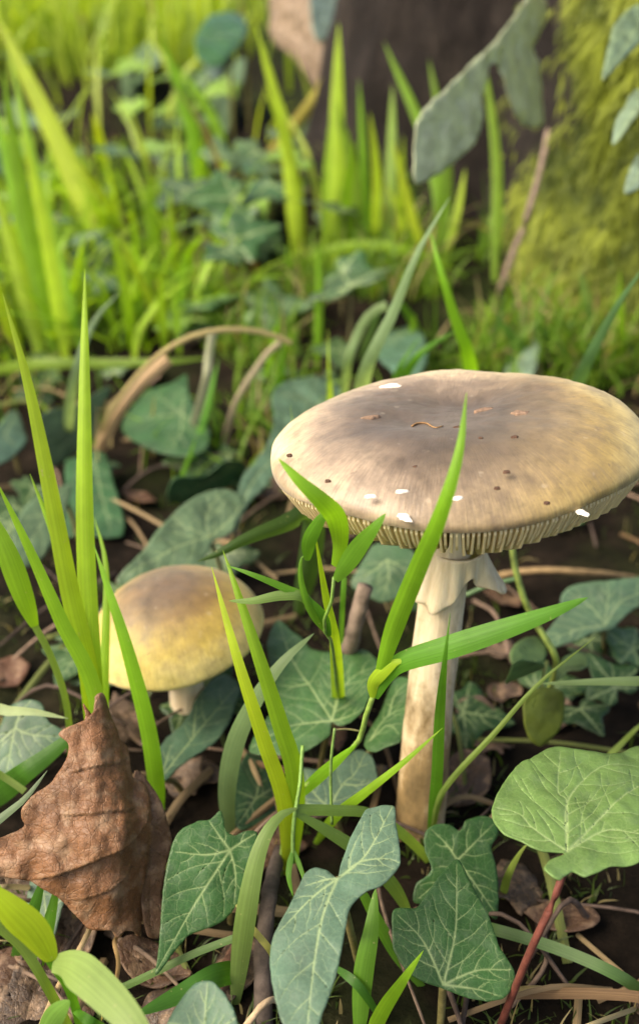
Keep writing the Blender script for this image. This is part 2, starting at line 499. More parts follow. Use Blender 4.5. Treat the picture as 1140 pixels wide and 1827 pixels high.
def revolve(prof, NS, wob=None, zwob=None):
    V = []; F = []
    for (r, z) in prof:
        for k in range(NS):
            a = 2*math.pi*k/NS
            rr = r*(wob(a) if wob else 1)
            V.append((rr*math.cos(a), rr*math.sin(a), z+(zwob(a, r) if zwob else 0)))
    n = len(prof)
    for i in range(n-1):
        for k in range(NS):
            k2 = (k+1) % NS; F.append((i*NS+k, i*NS+k2, (i+1)*NS+k2, (i+1)*NS+k))
    F.append(tuple(range(NS-1, -1, -1))); F.append(tuple((n-1)*NS+k for k in range(NS)))
    return V, F

def local_obj(name, V, F, mat, parent, M=None, uv=None):
    me = bpy.data.meshes.new(name); me.from_pydata(V, [], F)
    me.polygons.foreach_set('use_smooth', [True]*len(me.polygons)); me.materials.append(mat)
    ob = bpy.data.objects.new(name, me); col.objects.link(ob); ob.parent = parent
    if M is not None: ob.matrix_local = M
    return ob

def stem_mesh(path, radii, NS=48, n=60, bulb=True):
    c = catmull(path, n); rad = catmull([(i, r, 0) for i, r in enumerate(radii)], n)[:, 1]
    V = []; F = []
    for i in range(n):
        for k in range(NS):
            a = 2*math.pi*k/NS
            r = rad[i]*(1+.035*mnoise.noise(Vector((math.cos(a)*1.4, math.sin(a)*1.4, i*.12)))+.012*mnoise.noise(Vector((math.cos(a)*7, math.sin(a)*7, i*.2))))
            V.append((c[i][0]+r*math.cos(a), c[i][1]+r*math.sin(a), c[i][2]))
    for i in range(n-1):
        for k in range(NS):
            k2 = (k+1) % NS; F.append((i*NS+k, i*NS+k2, (i+1)*NS+k2, (i+1)*NS+k))
    F.append(tuple(range(NS-1, -1, -1))); F.append(tuple((n-1)*NS+k for k in range(NS)))
    return V, F

def big_mushroom():
    R = .0456
    base = PZ(748, 1468, 0.0); base.z = gz(base.x, base.y)
    root = empty('mushroom', base)
    tag(root, 'large flat brown capped mushroom on a pale stem with torn skirt', 'mushroom')
    cc = P(812, 803, .2695)
    M = Matrix.Translation(cc-base) @ Matrix.Rotation(math.radians(-6.0), 4, 'X') @ Matrix.Rotation(math.radians(-4.2), 4, 'Y')
    wob = lambda a: 1+.012*math.sin(2*a+.6)+.010*math.sin(3*a+2.)+.004*math.sin(9*a)
    def zw(a, r):
        t = r/R; x, y = r*math.cos(a), r*math.sin(a)
        d = .0011*math.sin(2*a+1.)*t*t+.0007*math.sin(5*a)*t**3
        if t < .97: d += .0007*fbm(x*55, y*55, 2.1, 1, 3)*(1-t**4)+.00016*fbm(x*420, y*420, 5.5, 1, 3)
        d -= .0016*math.exp(-(((x+.010)/.010)**2+((y+.009)/.007)**2))+.0010*math.exp(-(((x-.004)/.012)**2+((y-.004)/.006)**2))
        return d
    top = [(.0002, .0106), (.10, .0107), (.28, .0118), (.46, .0124), (.62, .0117), (.76, .0097), (.87, .0070), (.94, .0046), (.98, .0026), (1.0, .0012), (.996, .0001), (.98, -.0002)]
    und = [(.96, .0004), (.85, .0016), (.65, .0025), (.4, .001), (.2, -.002), (.13, -.006)]
    pr = np.vstack([lerp_profile(top, 62), lerp_profile(und, 16)]); pr[:, 0] *= R
    V, F = revolve([tuple(a) for a in pr], 200, wob, zw)
    cap = local_obj('cap', V, F, mat_cap('big_cap', True), root, M)
    # gills: one thin plate each, hung under the cap
    def gill_mesh(r_in, depth):
        rs = np.linspace(r_in, .978, 12); V = []; F = []
        for t in rs:
            up = np.interp(t, [.13, .4, .65, .85, .95, .98], [-.004, .0012, .0027, .0018, .0006, .0002])
            f = np.interp(t, [r_in, r_in+.10, .55, .75, .9, .96, .98], [.004 if r_in > .2 else .007, .0088 if r_in < .2 else .007, .0116, .0106, .0072, .0038, .0011])*depth
            for sx in (-1, 1):
                V.append((t*R, sx*.00034, up)); V.append((t*R, sx*.00027*min(1, t+.25), -f))
        n = len(rs)
        for i in range(n-1):
            b, e = i*4, i*4+4
            F += [(b, e, e+1, b+1), (b+2, b+3, e+3, e+2), (b+1, e+1, e+3, b+3)]
        F += [(0, 1, 3, 2), ((n-1)*4, (n-1)*4+2, (n-1)*4+3, (n-1)*4+1)]
        me = bpy.data.meshes.new('gill'); me.from_pydata(V, [], F); me.materials.append(GILL); return me
    meshes = [gill_mesh(.13, 1.0), gill_mesh(.55, .86), gill_mesh(.13, .96)]
    NG = 236
    for k in range(NG):
        g = bpy.data.objects.new('gill', meshes[1 if k % 2 else (0 if k % 4 else 2)]); col.objects.link(g); g.parent = cap
        a = 2*math.pi*(k+random.uniform(-.18, .18))/NG
        w = wob(a); g.rotation_euler = (random.uniform(-.05, .05), 0, a); g.scale = (w, 1, random.uniform(.95, 1.04))
        g.location = (0, 0, zw(a, R)*.9)
    # pale patches of torn veil on the cap
    Mi = (Matrix.Translation(base) @ M).inverted()
    def cap_xy(px, py):
        """where a line of sight meets the cap's skin, in cap coordinates"""
        o = Mi @ Vector((0, 0, CAM_H)); d = (Mi.to_3x3() @ (P(px, py, 1.)-Vector((0, 0, CAM_H)))).normalized()
        t = .1
        prof = lerp_profile(top, 80)
        while t < .5:
            p = o+d*t; r = math.hypot(p.x, p.y)
            z = np.interp(r/R, prof[:60, 0], prof[:60, 1])+zw(math.atan2(p.y, p.x), min(r, R)) if r < R*1.0 else -1
            if r < R and p.z < z: break
            t += .0002
        return p
    VEIL = mat_simple('veil', [(.3, (.70, .64, .52)), (.7, (.86, .82, .74))], 300, .7, .4, .0006)
    def patch(p, a, b, rot, h, mat, name, parent=None, seed=0):
        V = []; F = []; n = 16
        for j, (f, hh) in enumerate(((1.0, -.0003), (.92, h*.7), (.55, h), (.12, h*1.05))):
            for k in range(n):
                th = 2*math.pi*k/n
                q = f*(1+.45*mnoise.noise(Vector((math.cos(th)*1.5, math.sin(th)*1.5, seed*3.1+j*.1)))+.45*mnoise.noise(Vector((math.cos(th)*4., math.sin(th)*4., seed*7.7+j*.2))))
                x, y = a*q*math.cos(th), b*q*math.sin(th)
                V.append((p.x+x*math.cos(rot)-y*math.sin(rot), p.y+x*math.sin(rot)+y*math.cos(rot), p.z+hh*(1+.4*mnoise.noise(Vector((x*900, y*900, seed))))))
        for j in range(3):
            for k in range(n):
                k2 = (k+1) % n; F.append((j*n+k, j*n+k2, (j+1)*n+k2, (j+1)*n+k))
        F.append(tuple(3*n+k for k in range(n)))
        return V, F
    for i, (px, py, a, b, rot) in enumerate([(701, 688, .0031, .0016, .1), (720, 920, .0013, .0022, .3), (1037, 913, .0009, .0021, .5), (660, 885, .0011, .0007, 0), (815, 888, .0013, .0007, 0), (716, 876, .0012, .0006, 0)]):
        V, F = patch(cap_xy(px, py), a, b, rot, .00014, VEIL, '', None, i)
        local_obj('veil_patch', V, F, VEIL, cap)
    # stem and skirt
    cl = cc-base
    ax = M.to_3x3() @ Vector((0, 0, 1))
    topp = cl-ax*.004
    path = [(0, 0, -.012), (.0003, .0, .02), (topp.x*.45-.0006, topp.y*.45, topp.z*.45), (topp.x*.8, topp.y*.8, topp.z*.78), tuple(topp)]
    V, F = stem_mesh(path, [.0074, .0070, .0064, .0061, .0066])
    local_obj('stem', V, F, STEM, root)
    # skirt: a hanging, folded sheet torn open in front
    sk = cl-ax*.0265; V = []; F = []; NS, NH = 96, 14
    for j in range(NH):
        t = j/(NH-1)
        for k in range(NS):
            a = 2*math.pi*k/NS
            g = lambda c, s: math.exp(-(((a-math.radians(c)+math.pi) % (2*math.pi)-math.pi)/s)**2)
            hem = .0090+.0060*g(238, .42)+.0042*g(200, .4)+.0036*g(-12, .24)-.0030*g(296, .30)+.0005*math.sin(7*a)+.0004*math.sin(13*a)
            flare = .0008+.0064*g(-12, .30)+.0026*g(232, .35)+.0036*g(192, .35)+.0003*math.sin(9*a)-.0010*g(290, .3)+.003*g(90, .6)
            fold = .0006*math.sin(11*a+1)*t
            r = .00675+flare*t**1.25+fold
            z = -hem*t
            V.append((sk.x+r*math.cos(a)-.0016*t*0, sk.y+r*math.sin(a), sk.z+z))
    for j in range(NH-1):
        for k in range(NS):
            k2 = (k+1) % NS; F.append((j*NS+k, (j+1)*NS+k, (j+1)*NS+k2, j*NS+k2))
    ring = local_obj('skirt', V, F, FLESH, root)
    md = ring.modifiers.new('thickness', 'SOLIDIFY'); md.thickness = .0007; md.offset = 0
    # crumbs lying on the cap
    W = Matrix.Translation(base) @ M
    crumbs = [(862, 733, .0026, .0009, .3, 'flat reddish bark flake lying on the brown mushroom cap'), (926, 738, .0022, .0014, -.2, 'crumbly tan cluster of bark bits on the brown mushroom cap'),
              (660, 746, .0022, .0006, .2, 'thin curved bark sliver lying on the pale rear of the mushroom cap'), (903, 842, .0007, .0005, 0, None), (886, 871, .0006, .0005, 0, None),
              (740, 833, .0006, .0005, 0, None), (517, 812, .0006, .0005, 0, None), (585, 858, .0006, .0005, 0, None), (918, 780, .0009, .0006, .3, None), (975, 897, .0006, .0005, 0, None), (815, 763, .0010, .0006, 0, None), (857, 782, .0005, .0005, 0, None)]
    for i, (px, py, a, b, rot, lab) in enumerate(crumbs):
        p = cap_xy(px, py); V, F = patch(p, a, b, rot, .0006 if lab else .0003, SPECK, '', None, i+20)
        o = mk('bark_crumb', [W @ Vector(v) for v in V], F, SPECK, origin=W @ p, color=(.21, .14, .095) if lab else (.08, .045, .03))
        tag(o, lab or 'tiny dark speck of dirt stuck to the brown mushroom cap', 'crumb', None if lab else 'dirt specks on the mushroom cap')
    pts = [W @ cap_xy(*p) for p in ((735, 762), (745, 757), (760, 757), (775, 765), (790, 762))]
    o = tube('dry_fibre', [p+Vector((0, 0, .0003)) for p in pts], .00028, .00014, TWIG, color=(.22, .13, .06), n=14, sides=6)
    tag(o, 'fine squiggly brown fibre lying on the dark middle of the cap', 'fibre')
    return root
big_mushroom()

def small_mushroom():
    R = .0268
    cc = P(313, 1120, .335)
    b = Vector((cc.x+.0018, cc.y+.002, 0)); b.z = gz(b.x, b.y)
    root = empty('mushroom', b)
    tag(root, 'small domed yellow edged mushroom behind the curled brown dead leaf', 'mushroom')
    M = Matrix.Translation(cc-b) @ Matrix.Rotation(math.radians(1), 4, 'X') @ Matrix.Rotation(math.radians(-8.5), 4, 'Y')
    top = [(.0002, .60), (.15, .595), (.35, .56), (.55, .485), (.72, .375), (.86, .235), (.95, .10), (.995, -.03), (1.0, -.075), (.985, -.105), (.94, -.10)]
    und = [(.90, -.05), (.7, -.01), (.45, -.03), (.25, -.10), (.2, -.15)]
    pr = np.vstack([lerp_profile(top, 50), lerp_profile(und, 14)])*R
    wob = lambda a: 1+.010*math.sin(2*a+1)+.006*math.sin(3*a)
    V, F = revolve([tuple(a) for a in pr], 120, wob, lambda a, r: .0006*fbm(r*math.cos(a)*70, r*math.sin(a)*70, 8, 1, 3))
    cap = local_obj('cap', V, F, mat_cap('small_cap', False), root, M)
    me = None
    V = []; F = []
    rs = np.linspace(.24, .95, 7)
    for t in rs:
        f = np.interp(t, [.24, .5, .8, .95], [.17, .20, .15, .09])
        for sx in (-1, 1): V += [(t*R, sx*.00015, -.02*R), (t*R, sx*.00010, -f*R)]
    for i in range(6):
        s, e = i*4, i*4+4; F += [(s, e, e+1, s+1), (s+2, s+3, e+3, e+2), (s+1, e+1, e+3, s+3)]
    me = bpy.data.meshes.new('gill'); me.from_pydata(V, [], F); me.materials.append(GILL)
    for k in range(120):
        g = bpy.data.objects.new('gill', me); col.objects.link(g); g.parent = cap; g.rotation_euler = (0, 0, 2*math.pi*k/120)
    t = cc-b
    V, F = stem_mesh([(0, 0, -.008), (0, 0, .012), (t.x*.6, t.y*.6, t.z*.6), (t.x, t.y, t.z+.002)], [.0062, .0058, .0050, .0048], 36, 30)
    local_obj('stem', V, F, FLESH, root)
    V = []; NS = 40; F = []
small_mushroom()

# ------------------------------------------------------------------ leaves
def inside(poly, pts):
    x, y = pts[:, 0], pts[:, 1]; c = np.zeros(len(pts), bool); n = len(poly); j = n-1
    for i in range(n):
        xi, yi = poly[i]; xj, yj = poly[j]
        m = ((yi > y) != (yj > y)) & (x < (xj-xi)*(y-yi)/(yj-yi+1e-15)+xi)
        c ^= m; j = i
    return c
def seg_dist(pts, A, B):
    """distance of every point to every segment"""
    d = B-A; L = (d*d).sum(1)+1e-12
    t = np.clip(((pts[:, None, :]-A[None])*d[None]).sum(2)/L[None], 0, 1)
    q = A[None]+t[..., None]*d[None]
    return np.linalg.norm(pts[:, None, :]-q, axis=2)
def smooth_closed(pts, step):
    p = np.asarray(pts, float); n = len(p); out = []
    for i in range(n):
        a, b, c, d = p[i-1], p[i], p[(i+1) % n], p[(i+2) % n]
        for t in np.linspace(0, 1, 10, endpoint=False):
            out.append(b+(c-a)*.4*t+(-3*b+3*c-.8*(c-a)-.4*(d-b))*t*t+(2*b-2*c+.4*(c-a)+.4*(d-b))*t**3)
    out = np.array(out+[out[0]])
    L = np.r_[0, np.cumsum(np.linalg.norm(np.diff(out, axis=0), axis=1))]
    m = max(12, int(L[-1]/step)); s = np.linspace(0, L[-1], m, endpoint=False)
    return np.c_[np.interp(s, L, out[:, 0]), np.interp(s, L, out[:, 1])]

def resample(pl, step):
    pl = np.asarray(pl, float)
    c = catmull(np.c_[pl, np.zeros(len(pl))], max(4, int(np.linalg.norm(np.diff(pl, axis=0), axis=1).sum()/step)))
    return c[:, :2]

def leaf_mesh(name, outline, mains, frame, res=1.0, mat=None, parent=None, color=(.04, .1, .04), cup=-.10, wav=.5, puff=.13, fold=0., curl=0., curl_dir=0., crumple=0., ridges=(), vein_w=.46, sec=True, origin=None, thick=.00035, seed=0., bulge=None):
    """one leaf blade. outline and main veins in leaf-plane millimetres; frame = (origin, e1, e2, n) in the world"""
    O, e1, e2, n = frame
    poly = smooth_closed(outline, res)
    # slightly toothed, uneven margin
    for i in range(len(poly)): poly[i] += .16*np.array([mnoise.noise(Vector((poly[i][0]*.5, poly[i][1]*.5, seed))), mnoise.noise(Vector((poly[i][0]*.5, poly[i][1]*.5, seed+9)))])*min(3, res+.6)
    size = np.abs(poly).max()
    veins = []
    for mv in mains:
        c = resample(mv, res*1.0); L = np.linalg.norm(np.diff(c, axis=0), axis=1).sum()
        veins.append((c, vein_w, L))
    if sec:
        for c, w, L in list(veins):
            k = int(np.clip(L/5, 1, 4))
            for j in range(k):
                for sgn in (-1, 1):
                    f = (j+.55+(.25 if sgn > 0 else 0))/(k+.6)
                    i = int(f*(len(c)-2)); d = c[i+1]-c[i]; d /= np.linalg.norm(d)+1e-9
                    a = sgn*math.radians(44+10*mnoise.noise(Vector((i, j*3.3, seed))))
                    dr = np.array([d[0]*math.cos(a)-d[1]*math.sin(a), d[0]*math.sin(a)+d[1]*math.cos(a)])
                    ln = (.42*L*(1-f)+.14*L)
                    q = c[i]+dr*ln*.5; e = q+(dr*.75+d*.45)*ln*.5
                    pl = resample([c[i], q, e], res)
                    ok = inside(poly, pl); ok[0] = True
                    for oc, ow, oL in veins[:len(mains)]:
                        if oc is c: continue
                        near = np.linalg.norm(pl[:, None, :]-oc[None], axis=2).min(1) < max(.9, res)
                        near[:max(2, len(pl)//4)] = False; ok &= ~near
                    m = len(pl) if ok.all() else int(np.argmin(ok))
                    if m > 3: veins.append((pl[:m-1] if m < len(pl) else pl, w*.5, ln))
    # points
    mn, mx = poly.min(0), poly.max(0)
    gx, gy = np.meshgrid(np.arange(mn[0], mx[0], res), np.arange(mn[1], mx[1], res*.87))
    gx = gx+((np.arange(gx.shape[0]) % 2)*.5*res)[:, None]
    g = np.c_[gx.ravel(), gy.ravel()]+rng.uniform(-.12, .12, (gx.size, 2))*res
    g = g[inside(poly, g)]
    if len(g):
        bd = np.full(len(g), 1e9)
        for pt in poly: bd = np.minimum(bd, np.hypot(g[:, 0]-pt[0], g[:, 1]-pt[1]))
        g = g[bd > res*.55]
    pts = [tuple(p) for p in poly]; edges = []
    A = []; B = []; W = []
    for c, w, L in veins:
        m = len(c); b = len(pts)
        tw = w*(1-.62*np.linspace(0, 1, m))
        for i in range(m):
            pts.append(tuple(c[i]))
            if i:
                edges.append((b+i-1, b+i)); A.append(c[i-1]); B.append(c[i]); W.append(.5*(tw[i]+tw[i-1]))
        tt = np.gradient(c, axis=0); tt /= np.linalg.norm(tt, axis=1)[:, None]+1e-9
        nn = np.c_[-tt[:, 1], tt[:, 0]]
        sp = np.vstack([c+nn*tw[:, None]*1.15, c-nn*tw[:, None]*1.15])
        pts += [tuple(p) for p in sp[inside(poly, sp)]]
    RA = []
    for rd, amp, wid in ridges:
        c = resample(rd, res*.7); b = len(pts)
        tt = np.gradient(c, axis=0); tt /= np.linalg.norm(tt, axis=1)[:, None]+1e-9; nn = np.c_[-tt[:, 1], tt[:, 0]]
        for off in (0.06, -.55):
            cc_ = c+nn*off; ok = inside(poly, cc_); b = len(pts)
            pts += [tuple(p) for p in cc_]
            edges += [(b+i-1, b+i) for i in range(1, len(cc_)) if ok[i] and ok[i-1]]
        RA.append((c, nn, amp, wid))
    A, B, W = (np.array(A), np.array(B), np.array(W)) if A else (np.zeros((1, 2))+1e3, np.zeros((1, 2))+1e3, np.ones(1))
    pts += [tuple(p) for p in g]
    r = geometry.delaunay_2d_cdt([Vector(p) for p in pts], edges, [list(range(len(poly)))], 1, 1e-4)
    v2 = np.array([(p.x, p.y) for p in r[0]]); F = [tuple(f) for f in r[2]]
    vein = np.zeros(len(v2)); dmin = np.full(len(v2), 1e3)
    for s in range(0, len(v2), 1500):
        dd = seg_dist(v2[s:s+1500], A, B)
        vein[s:s+1500] = (np.clip(1-dd/(W[None]*1.15), 0, 1)*np.clip(.30+.9*W[None]/max(vein_w, 1e-3), .3, 1)).max(1); dmin[s:s+1500] = dd.min(1)
    rad = np.linalg.norm(v2, axis=1)/size
    h = cup*size*rad**2+puff*(1-np.exp(-dmin/1.3))-.05*vein
    h += np.array([wav*mnoise.noise(Vector((x*.11, y*.11, seed*1.7)))+.35*wav*mnoise.noise(Vector((x*.3, y*.3, seed+4))) for x, y in v2])
    if crumple: h += np.array([crumple*(mnoise.noise(Vector((x*.55, y*.55, seed+2)))+.7*abs(mnoise.noise(Vector((x*.33, y*.33, seed+7))))+.45*mnoise.noise(Vector((x*1.3, y*1.3, seed+5)))) for x, y in v2])
    if fold:
        t = v2 @ np.array([math.cos(curl_dir+math.pi/2), math.sin(curl_dir+math.pi/2)]); h += fold*np.abs(t)
    if curl:
        t = v2 @ np.array([math.cos(curl_dir), math.sin(curl_dir)])/size; h += curl*size*t*np.abs(t)
    if bulge is not None: h += bulge(v2)
    for c, nn, amp, wid in RA:
        dd = np.linalg.norm(v2[:, None, :]-c[None], axis=2); i = dd.argmin(1); d = dd.min(1)
        sg = np.sign(((v2-c[i])*nn[i]).sum(1)+1e-3)
        endf = np.clip(np.minimum(i, len(c)-1-i)/(.12*len(c)), 0.1, 1)
        h += np.where(sg > 0, amp*np.exp(-d/wid)*endf, -.08*amp*np.exp(-d/(wid*.5))*endf)
        vein = np.maximum(vein, .8*np.clip(1-d/.5, 0, 1)*endf*(sg > -2))
    V = np.array(O)+(v2[:, :1]*np.array(e1)+v2[:, 1:]*np.array(e2)+h[:, None]*np.array(n))*.001
    ob = mk(name, V, F, mat or IVY, parent, origin=origin, color=color, uv=v2*.1+seed, attrs={'vein': vein})
    md = ob.modifiers.new('thickness', 'SOLIDIFY'); md.thickness = thick; md.offset = 0
    return ob

def plane_frame(three, junction):
    """three (px, py, world point) give the leaf plane; returns the frame and a pixel-to-millimetre map"""
    p = [PZ(x, y, z) if k == 'z' else P(x, y, z) for x, y, k, z in three]
    n = (p[1]-p[0]).cross(p[2]-p[0]).normalized()
    if n.dot(Vector((0, 0, CAM_H))-p[0]) < 0: n = -n
    camv = Vector((0, 0, CAM_H))
    def hit(px, py):
        d = P(px, py, 1.)-camv; return camv+d*((p[0]-camv).dot(n)/d.dot(n))
    O = hit(*junction)
    e1 = (hit(junction[0]+10, junction[1])-O); e1 -= n*e1.dot(n); e1.normalize(); e2 = n.cross(e1)
    def mm(q):
        w = hit(*q)-O; return (w.dot(e1)*1000, w.dot(e2)*1000)
    return (O, e1, e2, n), mm

def ivy_traced(label, outline, junction, veins, three, color, res=.9, petiole=None, pcol=(.16, .14, .05), mat=None, pr=.0009, group=None, **kw):
    fr, mm = plane_frame(three, junction)
    O = fr[0]
    g = Vector((O.x, O.y, gz(O.x, O.y)))
    if petiole is None:
        e = Vector((O.x+random.uniform(-.006, .006), O.y+random.uniform(.004, .012), 0)); e.z = gz(e.x, e.y)-.002
        pp = [O-fr[3]*.0006, O.lerp(e, .5)+Vector((0, .002, .001)), e]
    else:
        pp = [O-fr[3]*.0006]+petiole
        e = pp[-1]
    t = empty('ivy_leaf', e)
    tag(t, label, 'ivy leaf', group)
    kw.setdefault('seed', (len(bpy.data.objects) % 97)*.37)
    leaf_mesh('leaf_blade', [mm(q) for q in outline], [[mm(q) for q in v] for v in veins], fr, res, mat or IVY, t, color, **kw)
    tube('petiole', pp, pr, pr*1.1, PETIOLE, t, color=pcol, n=14)
    return t

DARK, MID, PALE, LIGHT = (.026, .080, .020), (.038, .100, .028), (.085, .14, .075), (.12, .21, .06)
# --- the near ivy leaves
J = (1010, 1520)
ivy_traced('large pale green ivy leaf on a long red stalk', [(877, 1442), (895, 1400), (925, 1362), (960, 1340), (995, 1326), (1050, 1334), (1100, 1337), (1140, 1319), (1190, 1318), (1245, 1350), (1225, 1420), (1190, 1490), (1140, 1537), (1090, 1545), (1045, 1562), (1020, 1553), (1000, 1570), (985, 1568), (968, 1552), (985, 1532), (1008, 1524), (960, 1518), (925, 1498), (900, 1488), (883, 1468)],
  J, [[J, (1010, 1430), (995, 1410), (1000, 1335)], [J, (1080, 1450), (1140, 1395), (1235, 1352)], [J, (950, 1480), (925, 1455), (885, 1440)], [J, (1080, 1480), (1150, 1490), (1200, 1460)], [J, (1012, 1430), (1070, 1365), (1145, 1360)]],
  [(1010, 1520, 'z', .060), (950, 1340, 'z', .060), (1200, 1400, 'z', .056)], LIGHT, .6, petiole=[P(1002, 1566, .2345), P(985, 1610, .236), P(940, 1710, .243), PZ(890, 1835, .003)], pcol=(.11, .034, .024), pr=.00085, cup=-.05, wav=.9, puff=.2)
J = (790, 1757)
ivy_traced('dark triangular ivy leaf with pale veins pointing at the mushroom base', [(702, 1623), (745, 1617), (780, 1567), (818, 1530), (840, 1572), (870, 1627), (890, 1687), (915, 1727), (917, 1752), (900, 1780), (870, 1786), (835, 1781), (790, 1764), (755, 1752), (725, 1732), (702, 1692)],
  J, [[J, (812, 1660), (816, 1540)], [J, (755, 1680), (710, 1632)], [J, (850, 1732), (910, 1730)], [J, (850, 1765), (885, 1775)]],
  [(790, 1757, 'z', .022), (817, 1532, 'z', .037), (702, 1640, 'z', .030)], DARK, .6, petiole=[P(788, 1790, .256), PZ(784, 1850, .002)], cup=-.07, wav=.6)
J = (815, 1535)
ivy_traced('lobed dark ivy leaf tucked behind the triangular one', [(760, 1484), (780, 1470), (805, 1472), (820, 1483), (832, 1464), (860, 1456), (884, 1462), (892, 1487), (877, 1512), (886, 1552), (890, 1587), (890, 1640), (865, 1625), (825, 1600), (790, 1612), (742, 1610), (745, 1577), (770, 1552), (758, 1517)],
  J, [[J, (850, 1580), (888, 1632)], [J, (850, 1500), (882, 1470)], [J, (795, 1505), (772, 1482)], [J, (785, 1570), (750, 1602)]],
  [(815, 1535, 'z', .020), (888, 1632, 'z', .010), (860, 1460, 'z', .026)], DARK, .7, cup=-.1)
J = (602, 1568)
ivy_traced('narrow greyish ivy leaf with two long lobes and a white midrib', [(657, 1441), (703, 1437), (705, 1467), (714, 1517), (711, 1545), (685, 1577), (655, 1592), (635, 1607), (622, 1630), (611, 1687), (593, 1757), (572, 1815), (548, 1868), (522, 1855), (500, 1815), (487, 1762), (481, 1715), (486, 1675), (500, 1645), (517, 1612), (534, 1580), (546, 1556), (562, 1549), (585, 1554), (601, 1567), (608, 1540), (622, 1502), (642, 1462)],
  J, [[J, (578, 1630), (560, 1720), (545, 1855)], [J, (640, 1538), (665, 1505), (698, 1442)], [J, (640, 1538), (690, 1532), (712, 1538)], [J, (555, 1605), (500, 1660)], [J, (575, 1572), (545, 1580)]],
  [(602, 1568, 'z', .052), (540, 1840, 'z', .046), (700, 1440, 'z', .056)], (.075, .135, .088), .6, petiole=[P(606, 1580, .2435), P(620, 1640, .255), PZ(640, 1720, .002)], cup=-.04, wav=.6)
J = (410, 1517)
ivy_traced('dark green ivy leaf with long drooping tip beside the curled brown leaf', [(277, 1739), (284, 1692), (289, 1617), (294, 1567), (304, 1517), (320, 1484), (350, 1466), (375, 1462), (395, 1447), (403, 1482), (420, 1490), (440, 1482), (460, 1485), (460, 1507), (450, 1537), (440, 1577), (425, 1612), (400, 1642), (370, 1657), (340, 1667), (310, 1700), (290, 1729)],
  J, [[J, (350, 1610), (310, 1680), (280, 1733)], [J, (370, 1525), (315, 1520)], [J, (390, 1490), (375, 1467)], [J, (435, 1500), (455, 1488)], [J, (420, 1560), (418, 1612)]],
  [(410, 1517, 'z', .034), (280, 1735, 'z', .019), (450, 1485, 'z', .036)], DARK, .6, cup=-.06, wav=.7)
J = (362, 1862)
ivy_traced('rounded grey green ivy leaf beside the broad bright grass blade', [(290, 1850), (298, 1822), (320, 1785), (345, 1755), (375, 1750), (400, 1775), (418, 1810), (428, 1850), (420, 1890), (362, 1870), (305, 1890)],
  J, [[J, (365, 1810), (368, 1753)], [J, (400, 1830), (420, 1815)], [J, (320, 1830), (300, 1825)]],
  [(362, 1862, 'z', .042), (368, 1753, 'z', .047), (300, 1830, 'z', .040)], (.07, .13, .085), .7, cup=-.08)
z2 = lambda p: Z(380, 1080, 2.85, p)
J = z2([(605, 590)])[0]
ivy_traced('broad five lobed ivy leaf between the two mushrooms', z2([(320, 35), (390, 100), (450, 150), (500, 208), (600, 225), (700, 235), (760, 213), (805, 240), (850, 290), (850, 350), (812, 430), (790, 480), (760, 540), (700, 590), (640, 611), (605, 592), (592, 660), (540, 702), (470, 742), (400, 765), (300, 755), (220, 752), (180, 720), (240, 610), (320, 500), (310, 380), (288, 300), (268, 200), (275, 130)]),
  J, [z2(v) for v in ([(605, 590), (500, 420), (430, 320), (380, 220), (325, 50)], [(605, 590), (640, 450), (720, 360), (840, 290)], [(605, 590), (640, 450), (630, 350), (600, 235)], [(605, 590), (500, 600), (380, 620), (195, 715)], [(605, 590), (700, 560), (770, 520)], [(480, 400), (400, 410), (335, 400)])],
  [(*J, 'z', .030), (*z2([(325, 50)])[0], 'z', .034), (*z2([(845, 290)])[0], 'z', .036)], (.038, .100, .030), .7, cup=-.06, wav=.8)
J = z2([(800, 690)])[0]
ivy_traced('small pointed ivy leaf touching the pale mushroom stem', z2([(900, 380), (940, 350), (1000, 362), (1030, 400), (1037, 450), (1064, 488), (1010, 570), (960, 630), (950, 690), (880, 722), (820, 747), (770, 722), (790, 650), (840, 560), (870, 480)]),
  J, [z2(v) for v in ([(800, 690), (890, 560), (1055, 487)], [(890, 560), (920, 450), (985, 370)], [(800, 690), (890, 610), (940, 650)])],
  [(*J, 'z', .027), (*z2([(1060, 488)])[0], 'z', .036), (*z2([(940, 355)])[0], 'z', .033)], MID, .7, cup=-.06)
J = z2([(590, 1035)])[0]
ivy_traced('grey green ivy leaf under the broad lobed one', z2([(370, 885), (400, 850), (460, 820), (530, 832), (600, 790), (700, 732), (770, 725), (812, 760), (837, 860), (830, 905), (740, 950), (670, 1010), (620, 1040), (590, 1036), (560, 1070), (500, 1060), (430, 1020), (380, 960)]),
  J, [z2(v) for v in ([(590, 1035), (660, 910), (720, 850), (775, 735)], [(590, 1035), (510, 950), (465, 830)], [(590, 1035), (480, 1010), (400, 960)], [(660, 910), (760, 910), (830, 880)])],
  [(*J, 'z', .018), (*z2([(775, 735)])[0], 'z', .022), (*z2([(370, 885)])[0], 'z', .020)], (.07, .125, .085), .7, cup=-.06)
J = z2([(215, 985)])[0]
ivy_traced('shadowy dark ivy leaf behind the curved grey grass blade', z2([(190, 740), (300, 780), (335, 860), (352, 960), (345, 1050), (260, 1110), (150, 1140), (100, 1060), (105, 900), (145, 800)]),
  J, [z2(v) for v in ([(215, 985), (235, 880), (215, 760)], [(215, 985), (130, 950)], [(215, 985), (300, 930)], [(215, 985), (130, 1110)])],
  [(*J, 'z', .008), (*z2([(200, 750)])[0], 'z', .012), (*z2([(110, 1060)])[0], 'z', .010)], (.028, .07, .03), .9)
J = (288, 1388)
